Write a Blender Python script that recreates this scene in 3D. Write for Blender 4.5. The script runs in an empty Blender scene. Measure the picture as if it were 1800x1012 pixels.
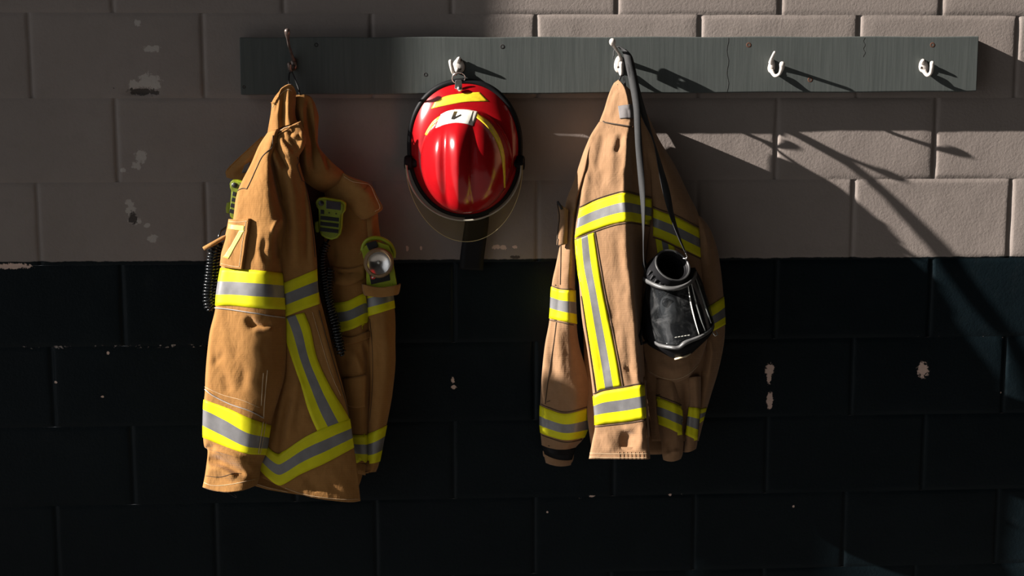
import bpy, bmesh, math, random
from math import sin, cos, pi, exp, sqrt
from mathutils import Vector, Matrix, noise
from mathutils.bvhtree import BVHTree

random.seed(7)
SC = bpy.context.scene
COL = SC.collection

# ------------------------------------------------------------------ camera (solved from the block joints)
YAW, PITCH, ROLL, F = 0.0592305, 0.1343867, -0.0010324, 2329.57
OX, OZ = -0.97, 1.8288                      # metres added to the solved frame
CAM = Vector((0.76425 + OX, -3.2944, -0.22935 + OZ))
_cy, _sy, _cp, _sp = cos(YAW), sin(YAW), cos(PITCH), sin(PITCH)
FW = Vector((_sy * _cp, _cy * _cp, -_sp)); _r = Vector((_cy, -_sy, 0)); _u = _r.cross(FW)
RT = cos(ROLL) * _r + sin(ROLL) * _u; UP = -sin(ROLL) * _r + cos(ROLL) * _u
MM = 1.395                                  # millimetres of wall per photo pixel


def P(px, py, d=0.0):
    """World point seen at photo pixel (px, py), d millimetres in front of the block wall."""
    r = RT * ((px - 900) / F) + UP * ((506 - py) / F) + FW
    return CAM + r * ((-d * 0.001 - CAM.y) / r.y)


cam = bpy.data.cameras.new('camera'); cam_o = bpy.data.objects.new('camera', cam); COL.objects.link(cam_o)
cam.sensor_width = 36; cam.lens = F / 1800 * 36; cam.clip_start = 0.05
m = Matrix((RT, UP, -FW)).transposed().to_4x4(); m.translation = CAM
cam_o.matrix_world = m
SC.camera = cam_o

# ------------------------------------------------------------------ materials


def sock(n, *names):
    for k in names:
        if k in n.inputs: return n.inputs[k]


class Mat:
    def __init__(s, name, col=(.5, .5, .5), rough=.6, metal=0, spec=.5, **kw):
        s.m = bpy.data.materials.new(name); s.m.use_nodes = True
        s.nt = s.m.node_tree; s.b = s.nt.nodes['Principled BSDF']
        s.b.inputs['Base Color'].default_value = (*col, 1)
        s.b.inputs['Roughness'].default_value = rough; s.b.inputs['Metallic'].default_value = metal
        s.b.inputs['Specular IOR Level'].default_value = spec
        for k, v in kw.items():
            s.b.inputs[k.replace('_', ' ')].default_value = v

    def n(s, t, **kw):
        x = s.nt.nodes.new(t)
        for k, v in kw.items():
            if hasattr(x, k): setattr(x, k, v)
            else: x.inputs[k.replace('_', ' ')].default_value = v
        return x

    def l(s, a, b): s.nt.links.new(a, b)

    def math(s, op, a, b=None, clamp=False):
        x = s.nt.nodes.new('ShaderNodeMath'); x.operation = op; x.use_clamp = clamp
        for i, v in enumerate((a, b)):
            if v is None: continue
            if isinstance(v, (int, float)): x.inputs[i].default_value = v
            else: s.l(v, x.inputs[i])
        return x.outputs[0]

    def mix(s, f, a, b):
        x = s.nt.nodes.new('ShaderNodeMix'); x.data_type = 'RGBA'
        for i, v in ((0, f), (6, a), (7, b)):
            if isinstance(v, (int, float)): x.inputs[i].default_value = v
            elif isinstance(v, tuple): x.inputs[i].default_value = (*v, 1)
            else: s.l(v, x.inputs[i])
        return x.outputs[2]

    def noise(s, scale, detail=3, rough=.55, vec=None, dist=0):
        x = s.n('ShaderNodeTexNoise'); x.inputs['Scale'].default_value = scale
        x.inputs['Detail'].default_value = detail; x.inputs['Roughness'].default_value = rough
        x.inputs['Distortion'].default_value = dist
        if vec is not None: s.l(vec, x.inputs['Vector'])
        return x.outputs['Fac']

    def ramp(s, f, a, b):
        x = s.nt.nodes.new('ShaderNodeMapRange'); s.l(f, x.inputs[0])
        x.inputs[1].default_value = a; x.inputs[2].default_value = b
        return x.outputs[0]

    def bump(s, h, strength=.3, dist=.001):
        x = s.n('ShaderNodeBump'); x.inputs['Strength'].default_value = strength; x.inputs['Distance'].default_value = dist
        s.l(h, x.inputs['Height']); s.l(x.outputs[0], s.b.inputs['Normal'])


def obj_coord(M): return M.n('ShaderNodeTexCoord').outputs['Object']


def cloth_mat(name, a, b, weave=.32, rough=.85):
    M = Mat(name, a, rough, spec=.15)
    oc = obj_coord(M)
    uv = M.n('ShaderNodeTexCoord').outputs['UV']
    f = M.ramp(M.noise(9, 4, .6, oc), .35, .68)
    c = M.mix(f, a, b)
    g = M.ramp(M.noise(60, 3, .6, oc), .3, .8)
    c2 = M.mix(M.math('MULTIPLY', g, .35), c, tuple(x * .7 for x in a))
    M.l(c2, M.b.inputs['Base Color'])
    sp = M.n('ShaderNodeSeparateXYZ'); M.l(uv, sp.inputs[0])
    w1 = M.math('SINE', M.math('MULTIPLY', sp.outputs[0], 2 * pi / 3.6))
    w2 = M.math('SINE', M.math('MULTIPLY', sp.outputs[1], 2 * pi / 4.6))
    h = M.math('ADD', M.math('MULTIPLY', w1, .25), M.math('MULTIPLY', w2, .6))
    h = M.math('ADD', h, M.math('MULTIPLY', M.noise(420, 2, .6, oc), 1.2))
    wr = M.n('ShaderNodeMapping'); wr.inputs['Scale'].default_value = (1, 1, .55); M.l(oc, wr.inputs['Vector'])
    crumple = M.math('ADD', M.noise(26, 3, .5, wr.outputs[0], .6), M.math('MULTIPLY', M.noise(75, 2, .5, wr.outputs[0], .4), .35))
    b0 = M.n('ShaderNodeBump'); b0.inputs['Strength'].default_value = .5; b0.inputs['Distance'].default_value = .006
    M.l(crumple, b0.inputs['Height'])
    M.bump(h, weave, .00035)
    b1 = M.b.inputs['Normal'].links[0].from_node; M.l(b0.outputs[0], b1.inputs['Normal'])
    M.b.inputs['Sheen Weight'].default_value = .16; M.b.inputs['Sheen Roughness'].default_value = .45
    return M.m


def plain(name, col, rough=.5, metal=0, var=.2, scale=40, bump=.15, spec=.5, **kw):
    M = Mat(name, col, rough, metal, spec, **kw)
    oc = obj_coord(M)
    f = M.ramp(M.noise(scale, 4, .6, oc), .3, .7)
    M.l(M.mix(f, tuple(c * (1 - var) for c in col), tuple(min(1, c * (1 + var)) for c in col)), M.b.inputs['Base Color'])
    if bump: M.bump(M.noise(scale * 8, 3, .6, oc), bump, .0008)
    return M.m


TAN = cloth_mat('tan_cloth', (.268, .127, .035), (.308, .153, .046))
TAN2 = cloth_mat('faded_tan_cloth', (.238, .134, .068), (.272, .158, .085))
DUST = cloth_mat('worn_dusty_cloth', (.20, .14, .09), (.25, .18, .11))
LINING = cloth_mat('dark_lining', (.035, .020, .012), (.05, .03, .018))
LIME = plain('lime_tape', (.60, .57, .003), .55, var=.08, scale=25, bump=.1, spec=.25)
SILVER = plain('silver_tape', (.175, .172, .175), .42, .25, var=.15, scale=30, bump=.08)
NUMERAL = plain('pale_yellow_tape', (.60, .50, .09), .5, var=.08, scale=60)
PIPING = plain('grey_piping', (.33, .29, .26), .6)
THREAD = plain('dark_thread', (.035, .022, .012), .8)
THREADL = plain('pale_thread', (.55, .40, .24), .8)
BLACKR = plain('black_rubber', (.006, .006, .007), .55, var=.2, spec=.14)
BLACKG = plain('glossy_black_cord', (.008, .009, .010), .18, var=.2, spec=.5)
BLACKS = plain('black_webbing', (.014, .0145, .0155), .8, var=.2, scale=200, bump=.4)
MICL = plain('lime_plastic', (.27, .33, .010), .4, var=.1)
MICD = plain('dark_plastic', (.012, .012, .012), .35)
SCREEN = plain('grey_screen', (.05, .045, .05), .15)
RED = plain('red_paint', (.29, .0038, .0065), .19, var=.10, scale=30, bump=.0, spec=.5)
CHROME = plain('bright_metal', (.72, .70, .67), .24, 1, var=.1)
WHITEP = plain('white_paint', (.54, .50, .465), .35, var=.14, scale=120, bump=.2)
STICKER = plain('white_sticker', (.78, .77, .70), .45, var=.1, scale=50)
YSTICK = plain('yellow_sticker', (.70, .52, .02), .4, var=.22, scale=90)
BEZEL = plain('tan_rubber_bezel', (.20, .125, .06), .5)
GREYP = plain('grey_plastic', (.10, .10, .10), .38)
REDLOGO = plain('red_logo', (.55, .03, .02), .5)
GREYPATCH = plain('grey_label_cloth', (.11, .10, .10), .7)
IRON = plain('dark_metal_screw', (.07, .055, .045), .5, .6)


def glass_mat(name, col, tcol, rough=.03, alpha=.25, dust=False):
    M = Mat(name, col, rough, spec=.6)
    tr = M.n('ShaderNodeBsdfTransparent'); tr.inputs[0].default_value = (*tcol, 1)
    mx = M.n('ShaderNodeMixShader'); mx.inputs[0].default_value = alpha
    if dust:                                              # dust, spray marks and scratches on the outside
        oc_ = obj_coord(M)
        f_ = M.math('MULTIPLY', M.ramp(M.noise(420, 3, .7, oc_), .62, .72), M.ramp(M.noise(26, 3, .6, oc_), .48, .62))
        f2 = M.math('MULTIPLY', M.ramp(M.noise(22, 4, .7, oc_, 1.5), .46, .72), .34)
        f_ = M.math('ADD', M.math('MULTIPLY', f_, .6), f2, True)
        M.l(M.mix(f_, col, (.30, .30, .30)), M.b.inputs['Base Color'])
        M.l(M.math('ADD', M.math('MULTIPLY', f_, .5), alpha, True), mx.inputs[0])
    M.l(tr.outputs[0], mx.inputs[1]); M.l(M.b.outputs[0], mx.inputs[2])
    M.l(mx.outputs[0], M.nt.nodes['Material Output'].inputs[0])
    return M.m


AMBER = glass_mat('amber_clear_visor', (.20, .13, .02), (.985, .955, .86), .05, .025)
GLASS = glass_mat('flashlight_glass', (.02, .02, .02), (.97, .97, .97), .05, .05)
CLEAR = glass_mat('clear_lens', (.015, .016, .017), (.86, .88, .89), .07, .30, dust=True)

# ------------------------------------------------------------------ object helpers


def link(o, parent=None):
    COL.objects.link(o)
    if parent is not None: o.parent = parent
    return o


def tag(o, label, cat=None, group=None):
    o['label'] = label
    if cat: o['category'] = cat
    if group: o['group'] = group
    return o


def world_loc(o):
    v = Vector((0, 0, 0))
    while o is not None:
        v += o.location; o = o.parent
    return v


def empty(name, loc, label, cat, group=None):
    o = bpy.data.objects.new(name, None); o.location = loc; o.empty_display_size = .05
    return tag(link(o), label, cat, group)


def mesh_obj(name, verts, faces, mats, parent=None, smooth=True, uvs=None, idx=None, label=None, origin=None):
    """verts in world space; the object sits at its parent's origin (or at 'origin' when top-level)."""
    off = world_loc(parent) if parent is not None else (Vector(origin) if origin is not None else Vector((0, 0, 0)))
    me = bpy.data.meshes.new(name)
    me.from_pydata([tuple(Vector(v) - off) for v in verts], [], faces)
    for mt in (mats if isinstance(mats, (list, tuple)) else [mats]): me.materials.append(mt)
    if idx: me.polygons.foreach_set('material_index', idx)
    me.polygons.foreach_set('use_smooth', [smooth] * len(me.polygons))
    if uvs:
        ul = me.uv_layers.new(name='UVMap')
        for lp in me.loops: ul.data[lp.index].uv = uvs[lp.vertex_index]
    me.validate(); me.update()
    o = bpy.data.objects.new(name, me)
    if parent is None: o.location = off
    link(o, parent)
    if label: o['label'] = label
    return o


def fix_normals(o):
    bm = bmesh.new(); bm.from_mesh(o.data); bmesh.ops.recalc_face_normals(bm, faces=bm.faces)
    bm.to_mesh(o.data); bm.free(); return o


def bevel(o, w, seg=2, ang=35):
    b = o.modifiers.new('bevel', 'BEVEL'); b.width = w; b.segments = seg; b.limit_method = 'ANGLE'; b.angle_limit = math.radians(ang)
    return o


def cr(p, t):
    """Catmull-Rom through the list p, t in 0..len-1."""
    n = len(p); i = min(int(t), n - 2); f = t - i
    a, b, c, d = p[max(i - 1, 0)], p[i], p[i + 1], p[min(i + 2, n - 1)]
    if i == 0: a = tuple(2 * x - y for x, y in zip(b, c))
    if i == n - 2: d = tuple(2 * x - y for x, y in zip(c, b))
    return tuple(.5 * (2 * q + (r - o) * f + (2 * o - 5 * q + 4 * r - s) * f * f + (3 * q - o - 3 * r + s) * f ** 3)
                 for o, q, r, s in zip(a, b, c, d))


def smooth_line(p, n):
    p = [tuple(map(float, q)) for q in p]
    return [cr(p, (len(p) - 1) * i / (n - 1)) for i in range(n)] if len(p) > 2 else \
        [tuple(a + (b - a) * i / (n - 1) for a, b in zip(p[0], p[1])) for i in range(n)]


def resample(p, n):
    """n points at equal arc length (first two coordinates) along a smooth line through p."""
    q = smooth_line(p, max(60, 12 * len(p)))
    L = [0]
    for a, b in zip(q, q[1:]): L.append(L[-1] + math.hypot(a[0] - b[0], a[1] - b[1]))
    out = []; j = 0
    for i in range(n):
        s = L[-1] * i / (n - 1)
        while j < len(L) - 2 and L[j + 1] < s: j += 1
        f = (s - L[j]) / max(1e-9, L[j + 1] - L[j]); f = min(1, max(0, f))
        out.append(tuple(a + (b - a) * f for a, b in zip(q[j], q[j + 1])))
    return out


def seg_dist(p, a, b):
    ax, ay = a; bx, by = b; dx, dy = bx - ax, by - ay; L2 = dx * dx + dy * dy or 1e-9
    t = max(0, min(1, ((p[0] - ax) * dx + (p[1] - ay) * dy) / L2))
    ex, ey = p[0] - ax - t * dx, p[1] - ay - t * dy
    return math.hypot(ex, ey), (dx * ey - dy * ex), t


def fold_height(x, y, folds):
    h = 0
    for pts, amp, w1, w2 in folds:          # w1: width on the left of the stroke as drawn downwards, w2: right
        best = None; n = len(pts) - 1
        for i in range(n):
            d, s, t = seg_dist((x, y), pts[i], pts[i + 1])
            if best is None or d < best[0]: best = (d, s, (i + t) / n)
        d, s, t = best
        w = w1 if s > 0 else w2
        if d < 3 * w:
            h += amp * exp(-(d / w) ** 2) * (1 - abs(2 * t - 1) ** 4 * .85)
    return h


class Panel:
    """A piece of cloth: a smooth front surface through control points (px, py, depth) and, when it is a tube, its rounded back."""

    def __init__(s, name, rows, parent, mat, nu=48, nv=90, back=None, folds=(), rough=1.2, seed=0, cap=True, thick=3, label=None, mind=8):
        s.name = name; s.nu, s.nv = nu, nv
        s.lift = 0 if back is not None else thick / 2
        R = [[tuple(map(float, q)) for q in r] for r in rows]
        nc = len(R[0])
        fine = []
        for r in R: fine.append([cr(r, (nc - 1) * j / (nu - 1)) for j in range(nu)])
        G = []
        for i in range(nv):
            t = (len(R) - 1) * i / (nv - 1)
            line = []
            for j in range(nu):
                x, y, d = cr([f[j] for f in fine], t)
                e = min(1, 6 * min(j, nu - 1 - j) / nu + .15)
                h = fold_height(x, y, folds)
                v = Vector((x / 70 + seed * 7.1, y / 110, seed))
                h += rough * 2.6 * noise.noise(v) + rough * 1.1 * noise.noise(v * 2.7 + Vector((3, 1, 9))) + rough * .45 * noise.noise(v * 7)
                line.append((x, y, d + h * e))
            G.append(line)
        s.G = G
        s.closed = back is not None
        ring = []
        if s.closed:
            nb = nu // 2
            for i in range(nv):
                bk = back if isinstance(back, (int, float)) else cr([(b,) for b in back], (len(back) - 1) * i / (nv - 1))[0]
                a, b = G[i][0], G[i][-1]
                ext = []
                for k in range(1, nb + 1):
                    t = k / (nb + 1)
                    x = b[0] + (a[0] - b[0]) * t; y = b[1] + (a[1] - b[1]) * t; d = b[2] + (a[2] - b[2]) * t
                    d = max(mind, d - bk * sin(pi * t) ** .7)
                    ext.append((x, y, d))
                ring.append(G[i] + ext)
        else:
            ring = G
        s.ring = ring
        W = [[P(*q) for q in r] for r in ring]
        s.W = W
        n = len(ring[0])
        verts = [p for r in W for p in r]; uvs = [(q[0] * MM, -q[1] * MM) for r in ring for q in r]
        faces = []
        for i in range(nv - 1):
            for j in range(n if s.closed else n - 1):
                k = (j + 1) % n
                faces.append((i * n + j, (i + 1) * n + j, (i + 1) * n + k, i * n + k))
        if s.closed and cap:
            for base, sg in ((0, 1), ((nv - 1) * n, -1)):       # hem: the opening turns inwards and closes a little way up
                c = sum((verts[base + j] for j in range(n)), Vector()) / n
                prev = [base + j for j in range(n)]
                for sc, up in ((.965, .0), (.93, .010), (.80, .030)):
                    st = len(verts)
                    for j in range(n):
                        p = verts[base + j]
                        verts.append(c + (p - c) * sc + Vector((0, 0, (-up if sg > 0 else up)))); uvs.append(uvs[base + j])
                    cur = [st + j for j in range(n)]
                    for j in range(n):
                        k = (j + 1) % n
                        faces.append((prev[j], cur[j], cur[k], prev[k]) if sg < 0 else (prev[j], prev[k], cur[k], cur[j]))
                    prev = cur
                faces.append(tuple(prev))
        s.o = mesh_obj(name, verts, faces, mat, parent, True, uvs, label=label)
        fix_normals(s.o)
        if not s.closed:
            so = s.o.modifiers.new('cloth thickness', 'SOLIDIFY'); so.thickness = thick * .001; so.offset = 0
        # lookup of the front surface
        bv = [(q[0] * MM, q[2], -q[1] * MM) for r in G for q in r]
        bf = [(i * nu + j, (i + 1) * nu + j, (i + 1) * nu + j + 1, i * nu + j + 1) for i in range(nv - 1) for j in range(nu - 1)]
        s.bvh = BVHTree.FromPolygons(bv, bf)

    def at(s, px, py, off=0):
        """World point on the front surface at a photo pixel, lifted off millimetres along the normal."""
        h = s.bvh.ray_cast(Vector((px * MM, 2000, -py * MM)), Vector((0, -1, 0)))
        if h[0] is None: h = s.bvh.find_nearest(Vector((px * MM, 150, -py * MM)))
        co, nr = h[0], h[1]
        if nr.y < 0: nr = -nr
        x, d, y = co.x / MM, co.y, -co.z / MM
        return P(x, y, d) + Vector((nr.x, -nr.y, nr.z)) * (off + s.lift) * .001

    def tube_at(s, v, j, off):
        n = len(s.ring[0]); nv = s.nv
        v = max(0, min(nv - 1.001, v)); i = int(v); f = v - i; j %= n
        p = s.W[i][j].lerp(s.W[i + 1][j], f)
        du = s.W[i][(j + 1) % n] - s.W[i][j - 1]; dv = s.W[min(i + 1, nv - 1)][j] - s.W[max(i - 1, 0)][j]
        nr = dv.cross(du).normalized()
        if j < s.nu and nr.y > .3: nr = -nr
        c = sum((s.W[i][q] for q in range(0, n, max(1, n // 8))), Vector()) / len(range(0, n, max(1, n // 8)))
        if nr.dot(p - c) < 0: nr = -nr
        return p + nr * off * .001


def strip_mesh(name, grid, parent, mats, idx=None, label=None, low=None):
    """grid of world points -> sheet with an edge that drops back onto what it lies on (low: same grid, lower)."""
    nr, nc = len(grid), len(grid[0])
    verts = [p for r in grid for p in r]
    faces = []; ids = []
    for i in range(nr - 1):
        for j in range(nc - 1):
            faces.append((i * nc + j, (i + 1) * nc + j, (i + 1) * nc + j + 1, i * nc + j + 1)); ids.append(idx[i] if idx else 0)
    if low:
        b = len(verts); verts += [p for r in low for p in r]
        edge = [(0, j) for j in range(nc)] + [(i, nc - 1) for i in range(1, nr)] + [(nr - 1, j) for j in range(nc - 2, -1, -1)] + [(i, 0) for i in range(nr - 2, 0, -1)]
        for (a, c), (e, f) in zip(edge, edge[1:] + edge[:1]):
            faces.append((a * nc + c, e * nc + f, b + e * nc + f, b + a * nc + c)); ids.append(idx[min(min(a, e), nr - 2)] if idx else 0)
        for i in range(nr - 1):
            for j in range(nc - 1):
                faces.append((b + i * nc + j, b + i * nc + j + 1, b + (i + 1) * nc + j + 1, b + (i + 1) * nc + j)); ids.append(idx[i] if idx else 0)
    o = mesh_obj(name, verts, faces, mats, parent, True, idx=ids, label=label)
    fix_normals(o)
    return o


NB = 9
IDX3 = [0, 0, 0, 1, 1, 1, 0, 0, 0]


def patch(name, pan, top, bot, parent, mats, off=1.4, nc=24, nr=NB, idx=None, thick=1.6, label=None, bulge=0):
    """A piece sewn on a panel, between two lines given in photo pixels."""
    A, B = resample(top, nc), resample(bot, nc)
    g = []; lo = []
    for i in range(nr + 1):
        f = i / nr
        ra, rb = [], []
        for j in range(nc):
            x = A[j][0] + (B[j][0] - A[j][0]) * f; y = A[j][1] + (B[j][1] - A[j][1]) * f
            e = bulge * (1 - (2 * f - 1) ** 4) * (1 - (2 * j / (nc - 1) - 1) ** 4)
            ra.append(pan.at(x, y, off + e)); rb.append(pan.at(x, y, off - thick))
        g.append(ra); lo.append(rb)
    o = strip_mesh(name, g, parent, mats, idx, label, lo)
    for p in o.data.polygons: p.use_smooth = True
    return o


def tape(pan, top, bot, nc=30, label='lime and silver reflective trim', name='reflective_trim', off=1.5):
    return patch(name, pan, top, bot, pan.o, [LIME, SILVER], off, nc, NB, IDX3, label=label)


def band(pan, top, bot, label='lime and silver reflective band', name='reflective_band', off=1.6):
    """A reflective band all the way round a tube; its front edges follow two pixel lines."""
    tl, bl = smooth_line(top, 60), smooth_line(bot, 60)

    def ycross(line, j):
        def yl(x):
            if x <= line[0][0]: return line[0][1] + (x - line[0][0]) * (line[1][1] - line[0][1]) / max(1e-6, line[1][0] - line[0][0])
            for a, b in zip(line, line[1:]):
                if x <= b[0]: return a[1] + (b[1] - a[1]) * (x - a[0]) / max(1e-6, b[0] - a[0])
            return line[-1][1] + (x - line[-1][0]) * (line[-1][1] - line[-2][1]) / max(1e-6, line[-1][0] - line[-2][0])
        best = None
        for i in range(pan.nv - 1):
            a = pan.G[i][j][1] - yl(pan.G[i][j][0]); b = pan.G[i + 1][j][1] - yl(pan.G[i + 1][j][0])
            if a <= 0 < b: return i + a / (a - b)
            if best is None or abs(a) < best[0]: best = (abs(a), i)
        return best[1]
    vt = [ycross(tl, j) for j in range(pan.nu)]; vb = [ycross(bl, j) for j in range(pan.nu)]
    n = len(pan.ring[0]); nb = n - pan.nu
    for k in range(1, nb + 1):
        t = k / (nb + 1)
        vt.append(vt[pan.nu - 1] * (1 - t) + vt[0] * t); vb.append(vb[pan.nu - 1] * (1 - t) + vb[0] * t)
    verts, faces, ids = [], [], []
    rows = NB + 3
    fr = [0] + [i / NB for i in range(NB + 1)] + [1]
    of = [.2] + [off] * (NB + 1) + [.2]
    for f, o_ in zip(fr, of):
        for j in range(n): verts.append(pan.tube_at(vt[j] + (vb[j] - vt[j]) * f, j, o_))
    rid = [0] + IDX3 + [0]
    for i in range(rows - 1):
        for j in range(n):
            k = (j + 1) % n
            faces.append((i * n + j, (i + 1) * n + j, (i + 1) * n + k, i * n + k)); ids.append(rid[i])
    o = mesh_obj(name, verts, faces, [LIME, SILVER], pan.o, True, idx=ids, label=label)
    return fix_normals(o)


def tube_mesh(path, rad, sides=10, caps=True):
    """verts, faces of a round tube along 3-D points; rad a number or one radius per point (metres)."""
    n = len(path); path = [Vector(p) for p in path]
    rs = rad if isinstance(rad, (list, tuple)) else [rad] * n
    V, Fs = [], []
    t0 = (path[1] - path[0]).normalized()
    ref = Vector((0, 0, 1)) if abs(t0.z) < .9 else Vector((1, 0, 0))
    nrm = t0.cross(ref).normalized()
    for i, p in enumerate(path):
        t = (path[min(i + 1, n - 1)] - path[max(i - 1, 0)]).normalized()
        nrm = (nrm - t * nrm.dot(t)).normalized(); bn = t.cross(nrm)
        for k in range(sides):
            a = 2 * pi * k / sides
            V.append(p + (nrm * cos(a) + bn * sin(a)) * rs[i])
    for i in range(n - 1):
        for k in range(sides):
            q = (k + 1) % sides
            Fs.append((i * sides + k, i * sides + q, (i + 1) * sides + q, (i + 1) * sides + k))
    if caps:
        Fs.append(tuple(range(sides - 1, -1, -1))); Fs.append(tuple((n - 1) * sides + k for k in range(sides)))
    return V, Fs


def tube(name, path, rad, mat, parent=None, sides=10, label=None, origin=None):
    V, Fs = tube_mesh(path, rad, sides)
    return mesh_obj(name, V, Fs, mat, parent, True, label=label, origin=origin)


def join_tubes(name, parts, mat, parent=None, label=None, origin=None):
    V, Fs = [], []
    for a, b in parts:
        o = len(V); V += a; Fs += [tuple(i + o for i in f) for f in b]
    return mesh_obj(name, V, Fs, mat, parent, True, label=label, origin=origin)


def seam(pan, pts, parent=None, w=.9, mat=None, off=.9, name='seam', n=40, label=None):
    """A sewn line or cord lying on a panel."""
    q = resample(pts, n)
    return tube(name, [pan.at(x, y, off) for x, y in q], w * .001, mat or THREAD, parent or pan.o, 6, label)


def prism(poly, frame, z0, z1, name, mat, parent, bev=0, seg=3, label=None, smooth=True):
    """Extruded outline; poly in local mm, frame = 4x4 matrix (local mm -> world)."""
    n = len(poly)
    V = [frame @ Vector((x, y, z0)) for x, y in poly] + [frame @ Vector((x, y, z1)) for x, y in poly]
    Fs = [tuple(range(n - 1, -1, -1)), tuple(range(n, 2 * n))] + [(i, (i + 1) % n, n + (i + 1) % n, n + i) for i in range(n)]
    o = fix_normals(mesh_obj(name, V, Fs, mat, parent, False, label=label))
    if bev: bevel(o, bev * .001, seg)
    return o


def frame_at(px, py, d, rot=0, yaw=0, pitch=0):
    """Local millimetre frame: x right, y up, z out of the wall, placed at a pixel and depth."""
    M = Matrix(((1, 0, 0), (0, 0, -1), (0, 1, 0))).to_4x4()
    M = Matrix.Translation(P(px, py, d)) @ M @ Matrix.Rotation(math.radians(rot), 4, 'Z') @ Matrix.Rotation(math.radians(yaw), 4, 'Y') @ Matrix.Rotation(math.radians(pitch), 4, 'X')
    return M @ Matrix.Scale(.001, 4)


def rrect(x0, y0, x1, y1, r, n=5):
    out = []
    for cx, cy, a in ((x1 - r, y1 - r, 0), (x0 + r, y1 - r, 90), (x0 + r, y0 + r, 180), (x1 - r, y0 + r, 270)):
        for k in range(n + 1):
            t = math.radians(a + 90 * k / n); out.append((cx + r * cos(t), cy + r * sin(t)))
    return out


def circle(cx, cy, rx, ry=None, n=32):
    ry = ry or rx
    return [(cx + rx * cos(2 * pi * k / n), cy + ry * sin(2 * pi * k / n)) for k in range(n)]


def lathe(name, prof, frame, mat, parent, n=40, label=None, sx=1, sy=1, caps=True):
    """prof: (radius, z) in mm, spun round local z."""
    V, Fs = [], []
    for r, z in prof:
        for k in range(n):
            a = 2 * pi * k / n; V.append(frame @ Vector((r * sx * cos(a), r * sy * sin(a), z)))
    for i in range(len(prof) - 1):
        for k in range(n):
            q = (k + 1) % n; Fs.append((i * n + k, i * n + q, (i + 1) * n + q, (i + 1) * n + k))
    if caps and prof[-1][0] > .01: Fs.append(tuple((len(prof) - 1) * n + k for k in range(n)))
    if caps and prof[0][0] > .01: Fs.append(tuple(range(n - 1, -1, -1)))
    o = fix_normals(mesh_obj(name, V, Fs, mat, parent, True, label=label))
    o.data.set_sharp_from_angle(angle=math.radians(38))
    return o


def rows_from(us, rows, prof=None):
    """rows: (L, R, d0, scale[, sag]) with L, R pixels -> control rows; prof: depth over d0 at each u (times scale)."""
    out = []
    for r in rows:
        (lx, ly), (rx, ry), d0, sc = r[:4]; sag = r[4] if len(r) > 4 else 0
        pr = r[5] if len(r) > 5 else prof
        out.append([(lx + (rx - lx) * u, ly + (ry - ly) * u + sag * 4 * u * (1 - u), d0 + p * sc) for u, p in zip(us, pr)])
    return out

# ================================================================== THE SETTING


def zrow(k): return OZ - 0.2032 * k


HEADS = {   # observed head joints: course -> photo pixels at mid height
    0: [48, 354, 652, 943, 1232, 1512, 1792], 1: [197, 492, 790, 1085, 1370, 1652], 2: [60, 358, 653, 945, 1228, 1504, 1783],
    3: [209, None, None, None, 1367, 1641], 4: [85, None, None, None, None, 1502, 1772], 5: [227, None, 796, None, 1350, 1628],
    6: [93, None, None, None, 1222, None, 1757], 7: [237, 516, 793, 1072, 1342, 1610]}
PYM = {0: 8, 1: 60, 2: 245, 3: 390, 4: 530, 5: 680, 6: 815, 7: 950}


def head_x(course):
    base = OX + (0 if course % 2 else -0.2032)
    xs = {}
    for i in range(-5, 12): xs[i] = base + .4064 * i
    for i, px in enumerate(HEADS.get(course, [])):
        if px is not None: xs[i] = P(px, PYM[course])[0]
    return [xs[i] for i in sorted(xs)]


DENTS = [(250, 162, 16, 5, 9), (268, 164, 8, 4, 6), (236, 164, 7, 4, 5), (228, 380, 5, 8, 2.5), (237, 388, 6, 4, 2), (243, 287, 3, 4, 1.5)]
DENTW = [(P(x, y), rx * .0014, ry * .0014, dp * .001) for x, y, rx, ry, dp in DENTS]


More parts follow.
